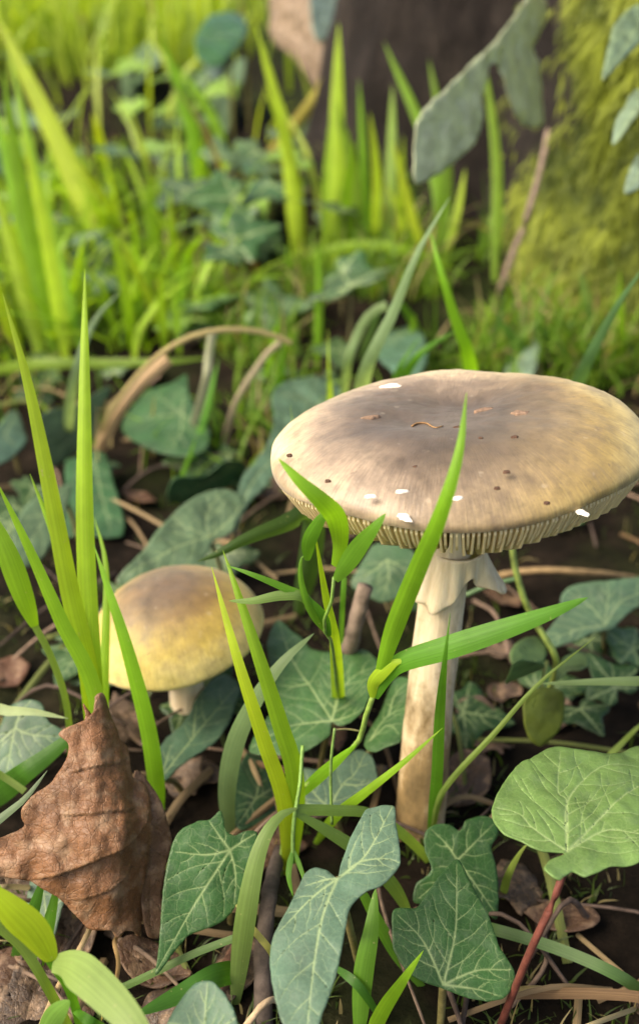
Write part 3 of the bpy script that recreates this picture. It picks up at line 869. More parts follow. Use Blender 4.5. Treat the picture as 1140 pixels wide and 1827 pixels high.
ivy_traced('folded ivy leaf beneath the small mushroom', [(427, 1217), (428, 1235), (408, 1290), (385, 1322), (350, 1347), (318, 1372), (290, 1395), (277, 1352), (298, 1317), (328, 1290), (350, 1245), (375, 1212), (402, 1196)],
  J, [[J, (350, 1310), (420, 1222)], [(345, 1315), (350, 1255)], [J, (305, 1330)]],
  [(288, 1388, 'z', .016), (425, 1220, 'z', .020), (350, 1245, 'z', .019)], (.06, .12, .072), .9, cup=-.03)
z3 = lambda p: Z(200, 640, 2.714, p)
J = z3([(470, 860)])[0]
ivy_traced('big silvery ivy leaf behind the small mushroom', z3([(30, 1060), (150, 930), (230, 820), (330, 720), (430, 655), (540, 628), (615, 650), (645, 700), (605, 780), (570, 850), (500, 880), (450, 960), (420, 1040), (200, 1090)]),
  J, [z3(v) for v in ([(470, 860), (460, 750), (540, 640)], [(470, 860), (300, 920), (50, 1050)], [(470, 860), (560, 790), (635, 700)], [(470, 860), (330, 800), (300, 750)])],
  [(*J, 'z', .030), (*z3([(540, 640)])[0], 'z', .038), (*z3([(60, 1040)])[0], 'z', .030)], PALE, 1.0, cup=-.05, wav=1.2, mat=IVYBG)
J = z3([(600, 830)])[0]
ivy_traced('long silvery ivy leaf reaching behind the large mushroom cap', z3([(590, 850), (585, 740), (610, 640), (640, 560), (700, 490), (750, 410), (790, 300), (780, 180), (800, 110), (900, 65), (1000, 38), (1090, 80), (1160, 200), (1110, 330), (900, 500), (785, 565), (725, 640), (675, 680), (625, 770)]),
  J, [z3(v) for v in ([(600, 830), (680, 600), (850, 400), (960, 180), (1000, 50)], [(960, 180), (1120, 210)], [(960, 180), (810, 130)])],
  [(*J, 'z', .026), (*z3([(1000, 60)])[0], 'z', .030), (*z3([(740, 430)])[0], 'z', .029)], (.07, .13, .08), 1.0, cup=-.03, wav=1.2)
J = z3([(340, 268)])[0]
ivy_traced('dark ivy leaf under the bent straw stalk', z3([(170, 130), (280, 100), (350, 45), (370, 150), (405, 250), (470, 340), (450, 420), (330, 455), (200, 432), (100, 385), (45, 330), (60, 265), (110, 200)]),
  J, [z3(v) for v in ([(340, 268), (200, 280), (55, 290)], [(340, 268), (240, 190), (180, 140)], [(340, 268), (330, 360), (260, 440)], [(340, 268), (420, 340), (460, 350)], [(340, 268), (345, 120)])],
  [(*J, 'z', .022), (*z3([(55, 290)])[0], 'z', .018), (*z3([(280, 105)])[0], 'z', .026)], (.022, .075, .022), 1.1)
J = z3([(600, 520)])[0]
ivy_traced('mid green ivy leaf in front of the dark hollow', z3([(290, 690), (330, 600), (460, 570), (540, 500), (620, 495), (645, 540), (605, 620), (460, 645), (380, 705), (310, 725)]),
  J, [z3(v) for v in ([(600, 520), (460, 610), (300, 700)], [(600, 520), (540, 510)])],
  [(*J, 'z', .018), (*z3([(300, 700)])[0], 'z', .012), (*z3([(460, 570)])[0], 'z', .020)], (.05, .12, .055), 1.1)
z4 = lambda p: Z(0, 640, 4.75, p)
for lab, ol, jn, vv, zz, c in [
  ('grey ivy leaf standing behind the tall grass tuft', [(370, 520), (470, 430), (640, 400), (800, 300), (920, 235), (945, 260), (865, 420), (825, 640), (640, 830), (520, 940), (455, 965), (435, 760), (395, 640)], (870, 300), [[(870, 300), (700, 550), (480, 920)], [(700, 550), (440, 520)]], (.026, .02, .03), PALE),
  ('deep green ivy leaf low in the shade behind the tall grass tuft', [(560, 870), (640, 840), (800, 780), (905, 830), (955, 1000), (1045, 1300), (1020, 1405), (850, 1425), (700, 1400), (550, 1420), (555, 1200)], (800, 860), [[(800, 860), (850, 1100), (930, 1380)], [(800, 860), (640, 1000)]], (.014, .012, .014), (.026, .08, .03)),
  ('silvery ivy leaf between the leaning grass blades', [(165, 1340), (290, 1180), (500, 1090), (605, 1078), (565, 1280), (445, 1560), (335, 1690), (150, 1710), (115, 1600)], (520, 1130), [[(520, 1130), (350, 1400), (200, 1660)], [(400, 1320), (230, 1330)]], (.03, .026, .032), PALE),
  ('blue green ivy leaf with pale edge by the thick leaning grass blade', [(-60, 620), (20, 520), (100, 400), (175, 355), (205, 560), (232, 690), (130, 810), (0, 860), (-70, 800)], (40, 640), [[(40, 640), (120, 500), (170, 370)], [(40, 640), (130, 760)]], (.022, .018, .022), (.06, .12, .08))]:
    o_ = z4(ol); J = z4([jn])[0]
    ivy_traced(lab, o_, J, [z4(v) for v in vv], [(*J, 'z', zz[0]), (*o_[len(o_)//2], 'z', zz[1]), (*o_[1], 'z', zz[2])], c, 1.1, mat=IVYBG if c == PALE else None)
z1 = lambda p: Z(380, 880, 3.353, p)
J = z1([(1040, 400)])[0]
ivy_traced('mid green ivy leaf hanging under the gills of the large cap', z1([(828, 510), (900, 400), (960, 310), (1080, 300), (1190, 330), (1240, 450), (1140, 595), (1010, 645), (900, 592), (840, 562)]),
  J, [z1(v) for v in ([(1040, 400), (1050, 500), (1010, 635)], [(1040, 400), (950, 470), (840, 520)], [(1040, 400), (1150, 450), (1230, 450)])],
  [(*J, 'z', .034), (*z1([(1010, 640)])[0], 'z', .026), (*z1([(840, 520)])[0], 'z', .030)], (.055, .115, .055), .9)
z5 = lambda p: Z(780, 960, 3.167, p)
J = z5([(945, 495)])[0]
ivy_traced('wide pale ivy leaf behind the sideways grass blade', z5([(600, 565), (640, 500), (690, 430), (702, 320), (750, 270), (850, 245), (950, 240), (1060, 222), (1140, 205), (1250, 185), (1330, 260), (1220, 350), (1110, 400), (1035, 465), (985, 515), (900, 532), (800, 572), (700, 602), (640, 612)]),
  J, [z5(v) for v in ([(945, 495), (870, 390), (730, 290)], [(945, 495), (1050, 350), (1300, 255)], [(945, 495), (780, 520), (620, 585)], [(945, 495), (960, 350), (960, 250)])],
  [(*J, 'z', .022), (*z5([(1300, 255)])[0], 'z', .030), (*z5([(740, 280)])[0], 'z', .030)], (.085, .155, .085), .9, wav=.9, mat=IVYBG)
z6 = lambda p: Z(0, 1230, 3.4545, p)
J = z6([(95, 240)])[0]
ivy_traced('grey green ivy leaf with pale star veins beside the curled brown leaf', z6([(-90, 300), (0, 240), (60, 110), (180, 60), (260, 90), (300, 200), (395, 255), (425, 330), (300, 450), (200, 530), (60, 545), (-80, 500)]),
  J, [z6(v) for v in ([(95, 240), (200, 280), (400, 290)], [(95, 240), (60, 400), (30, 530)], [(95, 240), (130, 150), (190, 70)], [(95, 240), (0, 320), (-80, 340)])],
  [(*J, 'z', .030), (*z6([(400, 290)])[0], 'z', .030), (*z6([(50, 530)])[0], 'z', .022)], (.06, .115, .07), .9)
z7 = lambda p: Z(0, 1520, 3.353, p)
J = z7([(250, 190)])[0]
ivy_traced('small grey ivy leaf showing under the curled brown leaf', z7([(200, 120), (250, 170), (310, 220), (385, 262), (362, 340), (332, 430), (282, 530), (240, 545), (165, 450), (148, 350), (170, 240)]),
  J, [z7(v) for v in ([(250, 190), (270, 350), (260, 535)], [(270, 350), (375, 280)])],
  [(*J, 'z', .014), (*z7([(260, 535)])[0], 'z', .012), (*z7([(380, 265)])[0], 'z', .016)], (.08, .13, .09), .9)

# --- ivy climbing the trunk and at its foot (far, out of focus)
zt = lambda p: Z(570, 0, 2.0, p)
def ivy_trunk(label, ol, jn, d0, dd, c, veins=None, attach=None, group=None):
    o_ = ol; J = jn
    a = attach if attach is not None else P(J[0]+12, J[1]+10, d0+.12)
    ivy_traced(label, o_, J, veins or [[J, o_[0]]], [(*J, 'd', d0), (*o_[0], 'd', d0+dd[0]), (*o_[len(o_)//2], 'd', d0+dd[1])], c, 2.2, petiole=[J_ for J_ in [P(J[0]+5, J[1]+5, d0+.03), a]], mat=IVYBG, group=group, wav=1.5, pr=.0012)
ivy_trunk('big pale forked ivy leaf hanging on the tree trunk', zt([(460, 640), (445, 500), (450, 390), (555, 235), (640, 130), (720, 20), (770, -30), (850, -5), (842, 60), (795, 120), (772, 170), (797, 260), (817, 435), (740, 445), (690, 380), (652, 250), (622, 230), (606, 330), (600, 480), (540, 575)]), zt([(700, 130)])[0], .52, (-.08, .03), (.50, .55, .36), [zt([(700, 130), (560, 300), (465, 620)]), zt([(700, 130), (740, 280), (790, 430)]), zt([(700, 130), (780, 10)])], attach=Vector((.14, .76, .19)))  # sky sheen is put into this forked leaf's very pale base colour
ivy_trunk('pale ivy leaf on the moss, topmost on the trunk', zt([(1045, 250), (1045, 180), (1060, 80), (1120, 20), (1200, 30), (1185, 110), (1100, 195)]), zt([(1150, 60)])[0], .455, (-.03, .0), (.15, .22, .13), attach=Vector((.165, .55, .19)))
ivy_trunk('narrow pale ivy leaf halfway up the mossy trunk', zt([(1045, 470), (1060, 410), (1140, 315), (1220, 330), (1165, 375), (1095, 435)]), zt([(1190, 335)])[0], .45, (-.03, .0), (.16, .23, .15), attach=Vector((.165, .55, .15)))
ivy_trunk('small pale ivy leaf lowest on the mossy trunk', zt([(1105, 650), (1108, 600), (1140, 555), (1220, 555), (1190, 630)]), zt([(1190, 570)])[0], .445, (-.03, .0), (.17, .24, .17), attach=Vector((.165, .55, .11)))
zb = lambda p: Z(0, 0, 2.0, p)
def ivy_far(label, ol, zed, c, group=None):
    o_ = ol; J = o_[len(o_)//2]
    d = min(1.25, (CAM_H-zed)/max(.05, SS-(913.5-J[1])/FPX*CC))
    O = P(J[0], J[1], d); e = Vector((O.x, O.y+.01, 0)); e.z = gz(e.x, e.y)
    ivy_traced(label, o_, J, [[J, o_[0]]], [(*J, 'd', d), (*o_[0], 'd', d-.03), (*o_[1], 'd', d+.02)], c, 2.6, petiole=[O.lerp(e, .5), e], mat=IVYBG, pr=.0012, wav=1.5, group=group)
ivy_far('shiny pale ivy leaf at the edge of the sunny lawn', zb([(415, 330), (430, 250), (465, 185), (540, 145), (560, 190), (490, 265), (450, 320)]), .10, (.055, .10, .05))
ivy_far('long shiny ivy leaf on the bank beside the tree', zb([(728, 490), (730, 400), (745, 330), (800, 250), (870, 205), (865, 270), (805, 380), (770, 450)]), .10, (.055, .10, .05))
ivy_far('small dull ivy leaf above the long shiny one', zb([(728, 240), (750, 180), (785, 145), (818, 165), (805, 210), (755, 255)]), .12, (.06, .10, .06))
ivy_far('pale ivy leaf high on the bank beside the dead tan leaf', [(560, -20), (640, -25), (640, 10), (620, 45), (575, 55)], .15, (.13, .19, .16))
ivy_far('silvery sliver of ivy leaf beside the orange petal', zb([(770, 830), (800, 790), (880, 720), (920, 730), (900, 770), (840, 830)]), .05, (.15, .20, .16))
ivy_far('pale ivy leaf upright among the tall grass by the trunk', zt([(20, 550), (30, 440), (45, 385), (72, 400), (76, 480), (60, 560)]), .09, (.20, .25, .20))
ivy_far('dark ivy leaf in the hollow beside the trunk', [(590, 320), (540, 300), (500, 250), (530, 210), (590, 230), (610, 280)], .08, (.035, .08, .045))
ivy_far('deep green ivy leaf high on the shaded bank', [(350, 60), (380, 20), (430, 10), (440, 60), (400, 100), (360, 90)], .13, (.03, .10, .03))
ivy_far('dim blue green ivy leaf at the foot of the trunk', [(660, 620), (690, 590), (740, 585), (760, 610), (720, 640)], .03, (.05, .11, .07))
ivy_far('pale ivy leaf lying in grass behind the large cap', [(895, 660), (910, 625), (950, 590), (965, 600), (940, 650), (915, 670)], .03, (.12, .18, .13))

# ------------------------------------------------------------------ curled brown dead leaf
def brown_leaf():
    ol = z6([(588, 45), (630, 18), (660, 40), (690, 120), (740, 220), (770, 290), (830, 335), (842, 420), (865, 520), (950, 560), (982, 640), (1000, 740), (1042, 830), (1057, 930), (1022, 1050), (1002, 1150), (992, 1250), (1002, 1400), (980, 1532), (930, 1500), (860, 1492), (800, 1535), (760, 1490), (640, 1482), (560, 1412), (480, 1322), (430, 1282), (330, 1222), (230, 1168), (100, 1152), (0, 1132), (-45, 1050), (0, 932), (80, 892), (170, 852), (203, 820), (178, 740), (230, 650), (340, 570), (400, 470), (432, 400), (430, 330), (383, 270), (430, 225), (520, 190), (582, 130)])
    J = z6([(560, 800)])[0]
    fr, mm = plane_frame([(*J, 'd', .262), (180, 1245, 'd', .272), (290, 1500, 'd', .268)], J)
    rd = lambda p, a, w: ([mm(q) for q in z6(p)], a, w)
    ridges = [rd([(235, 1160), (330, 1152), (440, 1120), (600, 1050), (800, 960), (930, 830), (985, 700)], 3.0, 6.0),
              rd([(395, 768), (560, 765), (720, 745), (805, 738), (900, 700)], .8, 3.5),
              rd([(440, 505), (560, 480), (640, 462), (760, 440), (830, 400)], .8, 2.6),
              rd([(490, 1290), (560, 1285), (700, 1240), (820, 1150), (870, 1050)], 1.0, 3.4),
              rd([(960, 1250), (985, 1150), (1010, 1000)], .9, 1.6)]
    x0 = np.array(mm(z6([(560, 300)])[0])); x1 = np.array(mm(z6([(760, 1400)])[0]))
    ax = (x1-x0)/np.linalg.norm(x1-x0); pe = np.array([-ax[1], ax[0]])
    right_pos = (np.array(mm(z6([(950, 700)])[0]))-x0) @ pe > 0
    def bulge(v):
        t = (v-x0) @ pe; s = (v-x0) @ ax
        return -.055*t*t*np.where(np.abs(t) < 9, 1, 9/np.maximum(np.abs(t), 1e-6))+.3*np.sin(s*.55+.03*t*t)+.3*np.sin(t*.8+s*.2)-.42*np.maximum(0, s-22+.12*t)-.18*np.maximum(0, t*(1 if right_pos else -1)-4)
    e = PZ(245, 1668, 0.0); e.z = gz(e.x, e.y)
    t = empty('dead_leaf', e)
    tag(t, 'large curled crumpled brown dead leaf standing upright in front of the grass', 'dead leaf')
    leaf_mesh('leaf_blade', [mm(q) for q in ol], [], fr, .5, DEAD, t, (.20, .090, .036), cup=0, crumple=.34, wav=.9, puff=.0, ridges=ridges, sec=False, vein_w=.12, thick=.0005, bulge=bulge, seed=3.3)
    # the curled second layer of the leaf, seen along its right edge, and two torn points at its tip
    ol2 = z6([(830, 500), (960, 640), (1030, 820), (1060, 930), (1030, 1060), (1000, 1240), (1010, 1420), (985, 1535), (900, 1500), (860, 1200), (840, 900)])
    fr2, mm2 = plane_frame([(*J, 'd', .270), (180, 1245, 'd', .276), (290, 1500, 'd', .280)], J)
    leaf_mesh('curled_layer', [mm2(q) for q in ol2], [[mm2(q) for q in z6([(900, 700), (930, 1000), (930, 1450)])]], fr2, .8, DEAD, t, (.16, .085, .045), cup=0, wav=1.2, vein_w=.2, thick=.0004, seed=5.)
    ol3 = z6([(515, 85), (560, 150), (600, 220), (520, 230), (528, 160)])
    leaf_mesh('torn_point', [mm2(q) for q in ol3], [], fr2, .7, DEAD, t, (.26, .10, .04), cup=0, thick=.0004, sec=False)
brown_leaf()

def dead_far(label, ol, dep, c):
    J = ol[len(ol)//2]; fr, mm = plane_frame([(*J, 'd', dep), (*ol[0], 'd', dep+.03), (*ol[1], 'd', dep-.02)], J)
    O = fr[0]; e = Vector((O.x, O.y+.015, 0)); e.z = gz(e.x, e.y)
    t = empty('dead_leaf', e); tag(t, label, 'dead leaf')
    leaf_mesh('leaf_blade', [mm(q) for q in ol], [[mm(J), mm(ol[0])]], fr, 2.5, DEAD, t, c, wav=3., seed=2.)
    tube('petiole', [O, O.lerp(e, .5), e], .0012, .0012, PETIOLE, t, color=(.2, .12, .06))
dead_far('large tan dead leaf hanging on the bank beside the tree', zb([(925, -50), (1110, -40), (1135, 90), (1148, 190), (1135, 310), (1060, 235), (1000, 175), (945, 130)]), .98, (.24, .185, .13))
dead_far('bright orange fallen petal in the grass', [(388, 440), (410, 432), (428, 455), (425, 485), (400, 495), (385, 470)], .72, (.75, .28, .02))
dead_far('rusty brown leaf scrap beside the orange petal', [(430, 470), (455, 465), (460, 485), (440, 497)], .70, (.45, .15, .04))

# ------------------------------------------------------------------ grass blades one can tell apart
YG, BG_, MG, DG, GG, OL, PG = (.34, .48, .026), (.21, .40, .024), (.105, .27, .022), (.055, .165, .018), (.17, .27, .13), (.11, .17, .05), (.30, .42, .19)
def pt(p):
    x, y, d = p
    if d is None:
        d = GD(x, y); q = P(x, y, d); q.z -= .002; return q
    return P(x, y, d)
def blade(parent, pts, w, c=BG_, kind='blade', mat=None, name='grass_blade', **kw):
    w3 = [pt(p) for p in pts]
    i = len(pts)//2; dm = pts[i][2] or GD(pts[i][0], pts[i][1])
    v = [1+random.uniform(-.08, .08) for _ in range(3)]
    return ribbon(name, w3, w*1.12*dm/FPX, mat or GRASS, parent, tuple(a*b for a, b in zip(c, v)), kind, **kw)
def plant(name, label, cat, base, group=None):
    o = empty(name, pt(base)); tag(o, label, cat, group); return o
def stem(parent, pts, w, c, name='stem', mat=None):
    w3 = [pt(p) for p in pts]; dm = pts[len(pts)//2][2] or GD(*pts[len(pts)//2][:2])
    return tube(name, w3, .5*w*dm/FPX, .45*w*dm/FPX, mat or PETIOLE, parent, color=c, n=20, sides=7)

# tall tuft rising behind the curled brown leaf
t = plant('grass_tuft', 'tall tuft of bright grass blades rising behind the curled brown leaf', 'grass', (190, 1470, None))
blade(t, [(185, 1480, None), (166, 1235, .292), (152, 950, .285), (151, 720, .283), (152, 478, .287)], 34, YG, keel=.45, twist=.15)
blade(t, [(185, 1480, None), (166, 1240, .291), (125, 1050, .283), (92, 880, .278), (50, 680, .274), (5, 522, .272)], 36, YG, twist=-.3)
blade(t, [(185, 1478, None), (160, 1240, .294), (145, 1150, .289), (105, 980, .285), (54, 845, .284)], 27, BG_, keel=.4)
blade(t, [(188, 1480, None), (172, 1250, .288), (110, 1110, .277), (48, 970, .268), (-10, 850, .262)], 32, BG_, twist=.4)
blade(t, [(180, 1470, None), (186, 1230, .305), (190, 1020, .31), (168, 920, .315)], 17, BG_)
t = plant('grass_blade', 'leaning bright blade across the small mushroom cap', 'grass', (300, 1470, None))
t.name = 'grass_shoot'
blade(t, [(285, 1470, None), (278, 1390, .300), (262, 1290, .290), (225, 1150, .282), (190, 1040, .280), (168, 972, .281)], 30, BG_, twist=.2)
t = plant('grass_shoot', 'grass shoot with bent blade at the left of the tall tuft', 'grass', (128, 1420, None))
blade(t, [(128, 1430, None), (122, 1275, .30), (95, 1180, .29), (62, 1115, .285)], 11, (.18, .26, .05), 'stem', name='stem')
blade(t, [(63, 1118, .285), (45, 1070, .28), (15, 990, .275), (-25, 900, .272)], 36, BG_, 'leaf')
# two blades before the small mushroom
t = plant('grass_shoot', 'pair of bright upright blades in front of the small mushroom', 'grass', (512, 1560, None))
blade(t, [(512, 1560, None), (508, 1440, .283), (470, 1320, .268), (425, 1180, .260), (378, 1012, .262)], 28, YG, twist=.15)
blade(t, [(520, 1560, None), (528, 1400, .278), (500, 1290, .266), (455, 1150, .258), (415, 1030, .258), (398, 982, .262)], 34, BG_, keel=.35, twist=-.2)
# culm with long blade in front of the large cap
t = plant('grass_plant', 'grass stalk whose long blade crosses in front of the large mushroom', 'grass', (500, 1560, None))
stem(t, [(500, 1560, None), (515, 1440, .292), (560, 1390, .283), (634, 1330, .270), (652, 1280, .262), (668, 1235, .256)], 11, (.17, .27, .05))
blade(t, [(668, 1240, .2555), (700, 1130, .240), (745, 1015, .222), (785, 920, .2085), (818, 810, .205), (832, 700, .207)], 36, BG_, keel=.35, n=34)
blade(t, [(520, 1432, .291), (570, 1385, .280), (610, 1350, .272), (636, 1328, .268)], 20, BG_, 'leaf', name='leaf_sheath')
blade(t, [(668, 1245, .2545), (690, 1205, .250), (720, 1180, .246), (800, 1155, .240), (900, 1122, .236), (985, 1092, .235), (1048, 1066, .236)], 38, MG, 'leaf', n=34)
blade(t, [(664, 1245, .254), (668, 1215, .251), (700, 1185, .247), (722, 1178, .246)], 22, YG, 'leaf', name='leaf_sheath')
t = plant('grass_shoot', 'dark slim blade standing up before the mushroom stem', 'grass', (765, 1500, None))
blade(t, [(765, 1505, None), (778, 1400, .285), (784, 1280, .262), (793, 1180, .2365), (803, 1094, .232)], 21, MG, keel=.3)
blade(t, [(768, 1505, None), (782, 1430, .290), (810, 1385, .284), (880, 1310, .277), (960, 1220, .272), (1062, 1136, .272)], 11, (.20, .31, .06), keel=.6)
t = plant('grass_blade', 'slanting bright blade low across the mushroom stem', 'grass', (560, 1500, None)); t.name = 'grass_shoot'
blade(t, [(560, 1500, None), (600, 1455, .285), (650, 1415, .270), (720, 1360, .262), (790, 1298, .258)], 19, BG_)
t = plant('grass_shoot', 'pale flat blade lying sideways behind the round creeper leaves', 'grass', (1240, 1290, None))
blade(t, [(1240, 1300, None), (1190, 1225, .30), (1140, 1216, .292), (1050, 1217, .290), (960, 1220, .290)], 22, PG, 'leaf', twist=.3)
# leafy grass shoot between mushrooms
t = plant('grass_plant', 'twisted leafy grass shoot at the left edge of the large cap', 'grass', (600, 1260, None))
blade(t, [(606, 1290, None), (598, 1150, .272), (584, 1080, .262), (570, 1000, .252), (560, 940, .248)], 26, YG, keel=.3)
stem(t, [(606, 1285, None), (592, 1150, .268), (572, 1125, .258), (590, 1080, .250), (596, 1030, .245)], 7, (.13, .24, .04))
blade(t, [(596, 1010, .2440), (606, 970, .238), (600, 925, .229), (575, 895, .222), (535, 858, .219), (497, 818, .220)], 34, BG_, 'leaf', twist=.35, twist_end=-.5, n=34)
blade(t, [(598, 1035, .2445), (615, 1010, .238), (640, 975, .231), (665, 945, .226), (688, 916, .224)], 32, MG, 'leaf', twist=.3)
blade(t, [(548, 1000, .246), (552, 965, .240), (570, 930, .236), (590, 905, .234)], 24, MG, 'leaf')
blade(t, [(588, 1135, .259), (555, 1090, .252), (538, 1040, .249), (537, 1000, .2475), (550, 985, .247)], 13, MG, keel=.5)
blade(t, [(588, 1130, .2585), (548, 1070, .252), (510, 1050, .250), (450, 1025, .248), (402, 1008, .249)], 14, MG)
blade(t, [(575, 1118, .257), (545, 1068, .2515), (505, 1062, .250), (450, 1072, .250), (408, 1072, .252)], 17, (.14, .27, .06), 'leaf')
blade(t, [(588, 1135, .259), (578, 1105, .255), (560, 1080, .252), (542, 1062, .251)], 17, MG, 'leaf')
t = plant('grass_blade', 'thin dark stem standing under the large cap', 'grass', (605, 1180, None)); t.name = 'grass_shoot'
blade(t, [(606, 1180, None), (610, 1100, .31), (614, 1030, .30)], 8, MG, 'stem')
t = plant('broad_leaf', 'olive folded leaf arching from the small cap to the large cap', 'leaf', (520, 1040, None))
blade(t, [(530, 1090, None), (556, 960, .335), (548, 918, .318), (510, 935, .308), (440, 962, .302), (390, 988, .300), (352, 1002, .300)], 46, (.065, .12, .03), 'leaf', keel=.5, twist=.35, n=34)
# arched blades low between the mushrooms
t = plant('grass_shoot', 'grey green blade arching down in front of the broad ivy leaf', 'grass', (410, 1500, None))
blade(t, [(412, 1505, None), (404, 1420, .300), (418, 1330, .288), (455, 1250, .280), (505, 1180, .276), (560, 1130, .278)], 34, (.12, .21, .085), 'leaf', twist=.35)
t = plant('grass_plant', 'sprawling pale grass stalk with bent joints beside the narrow ivy leaf', 'grass', (420, 1800, None))
blade(t, [(418, 1790, None), (438, 1640, .256), (462, 1520, .255), (495, 1460, .258), (535, 1440, .262)], 34, (.17, .26, .08), 'leaf')
blade(t, [(530, 1445, .262), (600, 1446, .268), (660, 1452, .275), (720, 1490, .285), (770, 1530, None)], 17, (.17, .27, .07), 'stem')
blade(t, [(530, 1452, .262), (580, 1480, .265), (640, 1520, .270), (700, 1580, .276), (740, 1640, None)], 24, (.13, .23, .06), 'leaf')
stem(t, [(522, 1540, .262), (524, 1470, .262), (535, 1400, .262), (540, 1330, .263)], 8, (.12, .22, .04))
blade(t, [(522, 1515, .262), (515, 1560, .259), (523, 1600, .258)], 10, MG)
blade(t, [(524, 1515, .262), (540, 1560, .260), (548, 1590, .259)], 8, MG)
stem(t, [(592, 1470, .274), (590, 1370, .268), (597, 1300, .264)], 6, (.13, .22, .05))
stem(t, [(597, 1302, .264), (620, 1301, .266), (640, 1304, .268)], 4, (.25, .22, .09))
for lab, pts, w, c, k in [
    ('upright green blade beside the narrow ivy leaf', [(640, 1850, None), (648, 1740, .262), (662, 1660, .262), (670, 1585, .265)], 32, MG, 'leaf'),
    ('short bright blade tip in front of the triangular ivy leaf', [(655, 1850, None), (685, 1800, .248), (715, 1755, .240), (755, 1696, .236)], 26, BG_, 'blade'),
    ('dark green blade passing under the narrow ivy leaf', [(760, 1760, None), (700, 1690, .274), (650, 1600, .27), (610, 1530, .268)], 22, MG, 'blade'),
    ('dark blade crossing below the narrow ivy leaf', [(590, 1720, .266), (640, 1760, .260), (690, 1825, None)], 15, DG, 'blade'),
    ('broad dark blade beside the rounded grey green ivy leaf', [(460, 1720, None), (390, 1740, .262), (320, 1775, .256), (240, 1812, .25)], 38, DG, 'leaf'),
    ('smooth green stalk lying behind the red leaf stalk', [(1180, 1790, None), (1110, 1745, .262), (1000, 1695, .268), (880, 1658, .276), (820, 1640, None)], 19, (.085, .17, .05), 'stem'),
    ('yellow green shoot rising beside the lobed dark ivy leaf', [(895, 1600, None), (905, 1565, .290), (925, 1525, .284), (945, 1500, .282)], 14, (.22, .33, .06), 'blade'),
    ('yellow green blade poking up behind the large pale ivy leaf', [(1080, 1360, .32), (1110, 1325, .318), (1140, 1295, .316), (1175, 1270, .318)], 12, (.20, .30, .05), 'blade'),
    ('thin green stalk beside the drooping tip of the dark ivy leaf', [(180, 1770, None), (270, 1738, .264), (350, 1700, .262), (450, 1662, .262)], 12, (.10, .18, .05), 'stem'),
    ('short yellow stalk between two ivy leaves', [(425, 1612, .264), (445, 1650, .262), (485, 1700, .262), (495, 1730, None)], 11, (.30, .33, .08), 'stem'),
    ('pale horizontal blade behind the tall grass tuft', [(-60, 1240, .30), (0, 1266, .294), (60, 1270, .290), (122, 1282, .290)], 28, PG, 'leaf'),
    ('dark green blade leaning behind the curled brown leaf', [(-40, 1440, None), (30, 1390, .292), (90, 1345, .290), (160, 1285, .29)], 40, DG, 'leaf'),
    ('grey narrow blade pointing at the curled brown leaf', [(-40, 1500, .262), (0, 1462, .260), (45, 1425, .259), (85, 1375, .260)], 20, (.17, .26, .15), 'leaf'),
    ('thin yellowish stem near the grey narrow blade', [(-30, 1370, .29), (10, 1388, .288), (45, 1412, .288)], 11, (.20, .28, .07), 'stem'),
    ('dark blade under the left point of the curled brown leaf', [(20, 1720, None), (55, 1640, .266), (80, 1560, .262)], 26, DG, 'leaf'),
    ('green blade sloping under the curled brown leaf', [(60, 1740, None), (85, 1660, .268), (105, 1570, .266)], 22, MG, 'leaf'),
    ('grey green tall blade behind the large cap', [(640, 760, None), (650, 670, .40), (700, 560, .375), (745, 450, .36), (802, 352, .355)], 32, (.30, .42, .20), 'blade'),
    ('bright blade bent over behind the large cap', [(850, 780, None), (838, 650, .42), (812, 570, .40), (785, 480, .39), (765, 405, .392)], 30, BG_, 'blade'),
    ('grey green blade leaning out behind the right of the cap', [(990, 780, None), (1035, 672, .40), (1070, 600, .375), (1110, 530, .36), (1165, 455, .35)], 30, (.12, .24, .09), 'blade'),
    ('curving pale blade behind the left shoulder of the cap', [(612, 740, None), (618, 660, .47), (636, 600, .46), (660, 560, .455), (690, 545, .45)], 14, (.20, .30, .14), 'stem'),
    ('slim bright blade just behind the left shoulder of the cap', [(590, 760, None), (588, 690, .44), (586, 640, .43), (585, 585, .43)], 12, YG, 'blade'),
    ('short bright blade behind the white patch of the cap', [(690, 740, None), (708, 670, .46), (725, 635, .45), (750, 600, .45)], 20, MG, 'blade'),
    ('stubby green blade rising above the middle of the cap', [(680, 740, None), (730, 655, .44), (770, 615, .43), (815, 590, .43)], 22, MG, 'leaf'),
    ('tiny green tip showing beside the left rim of the cap', [(522, 770, .345), (521, 745, .34), (518, 722, .338)], 7, YG, 'blade')]:
    b0 = pts[0] if pts[0][2] is None else (pts[-1] if pts[-1][2] is None else (pts[0][0], pts[0][1]+40, None))
    t = plant('grass_shoot', lab, 'grass', b0)
    if pts[0][2] is not None and pts[-1][2] is not None: pts = [b0]+pts
    blade(t, pts, w, c, k)
# broad bright grass plant in the near corner
t = plant('grass_plant', 'bright grass stalk with a broad pale blade in the corner by the brown leaf', 'grass', (10, 1900, None))
blade(t, [(95, 1718, .225), (130, 1725, .218), (180, 1765, .210), (240, 1830, .203), (300, 1930, .199)], 62, (.24, .38, .11), 'blade', keel=.12, n=30)
blade(t, [(160, 1900, None), (130, 1780, .232), (98, 1725, .226), (60, 1670, .222), (20, 1620, .220), (-25, 1560, .222)], 15, MG, 'stem', name='stem')
blade(t, [(92, 1715, .2245), (60, 1665, .2205), (20, 1625, .218), (-30, 1575, .216)], 58, YG, 'leaf', twist=.5)
blade(t, [(150, 1880, None), (90, 1770, .236), (40, 1690, .232), (-20, 1640, .23)], 16, (.16, .26, .04), 'stem', name='stem')
blade(t, [(75, 1850, .232), (100, 1810, .228), (125, 1785, .225)], 34, (.18, .33, .06), 'leaf')
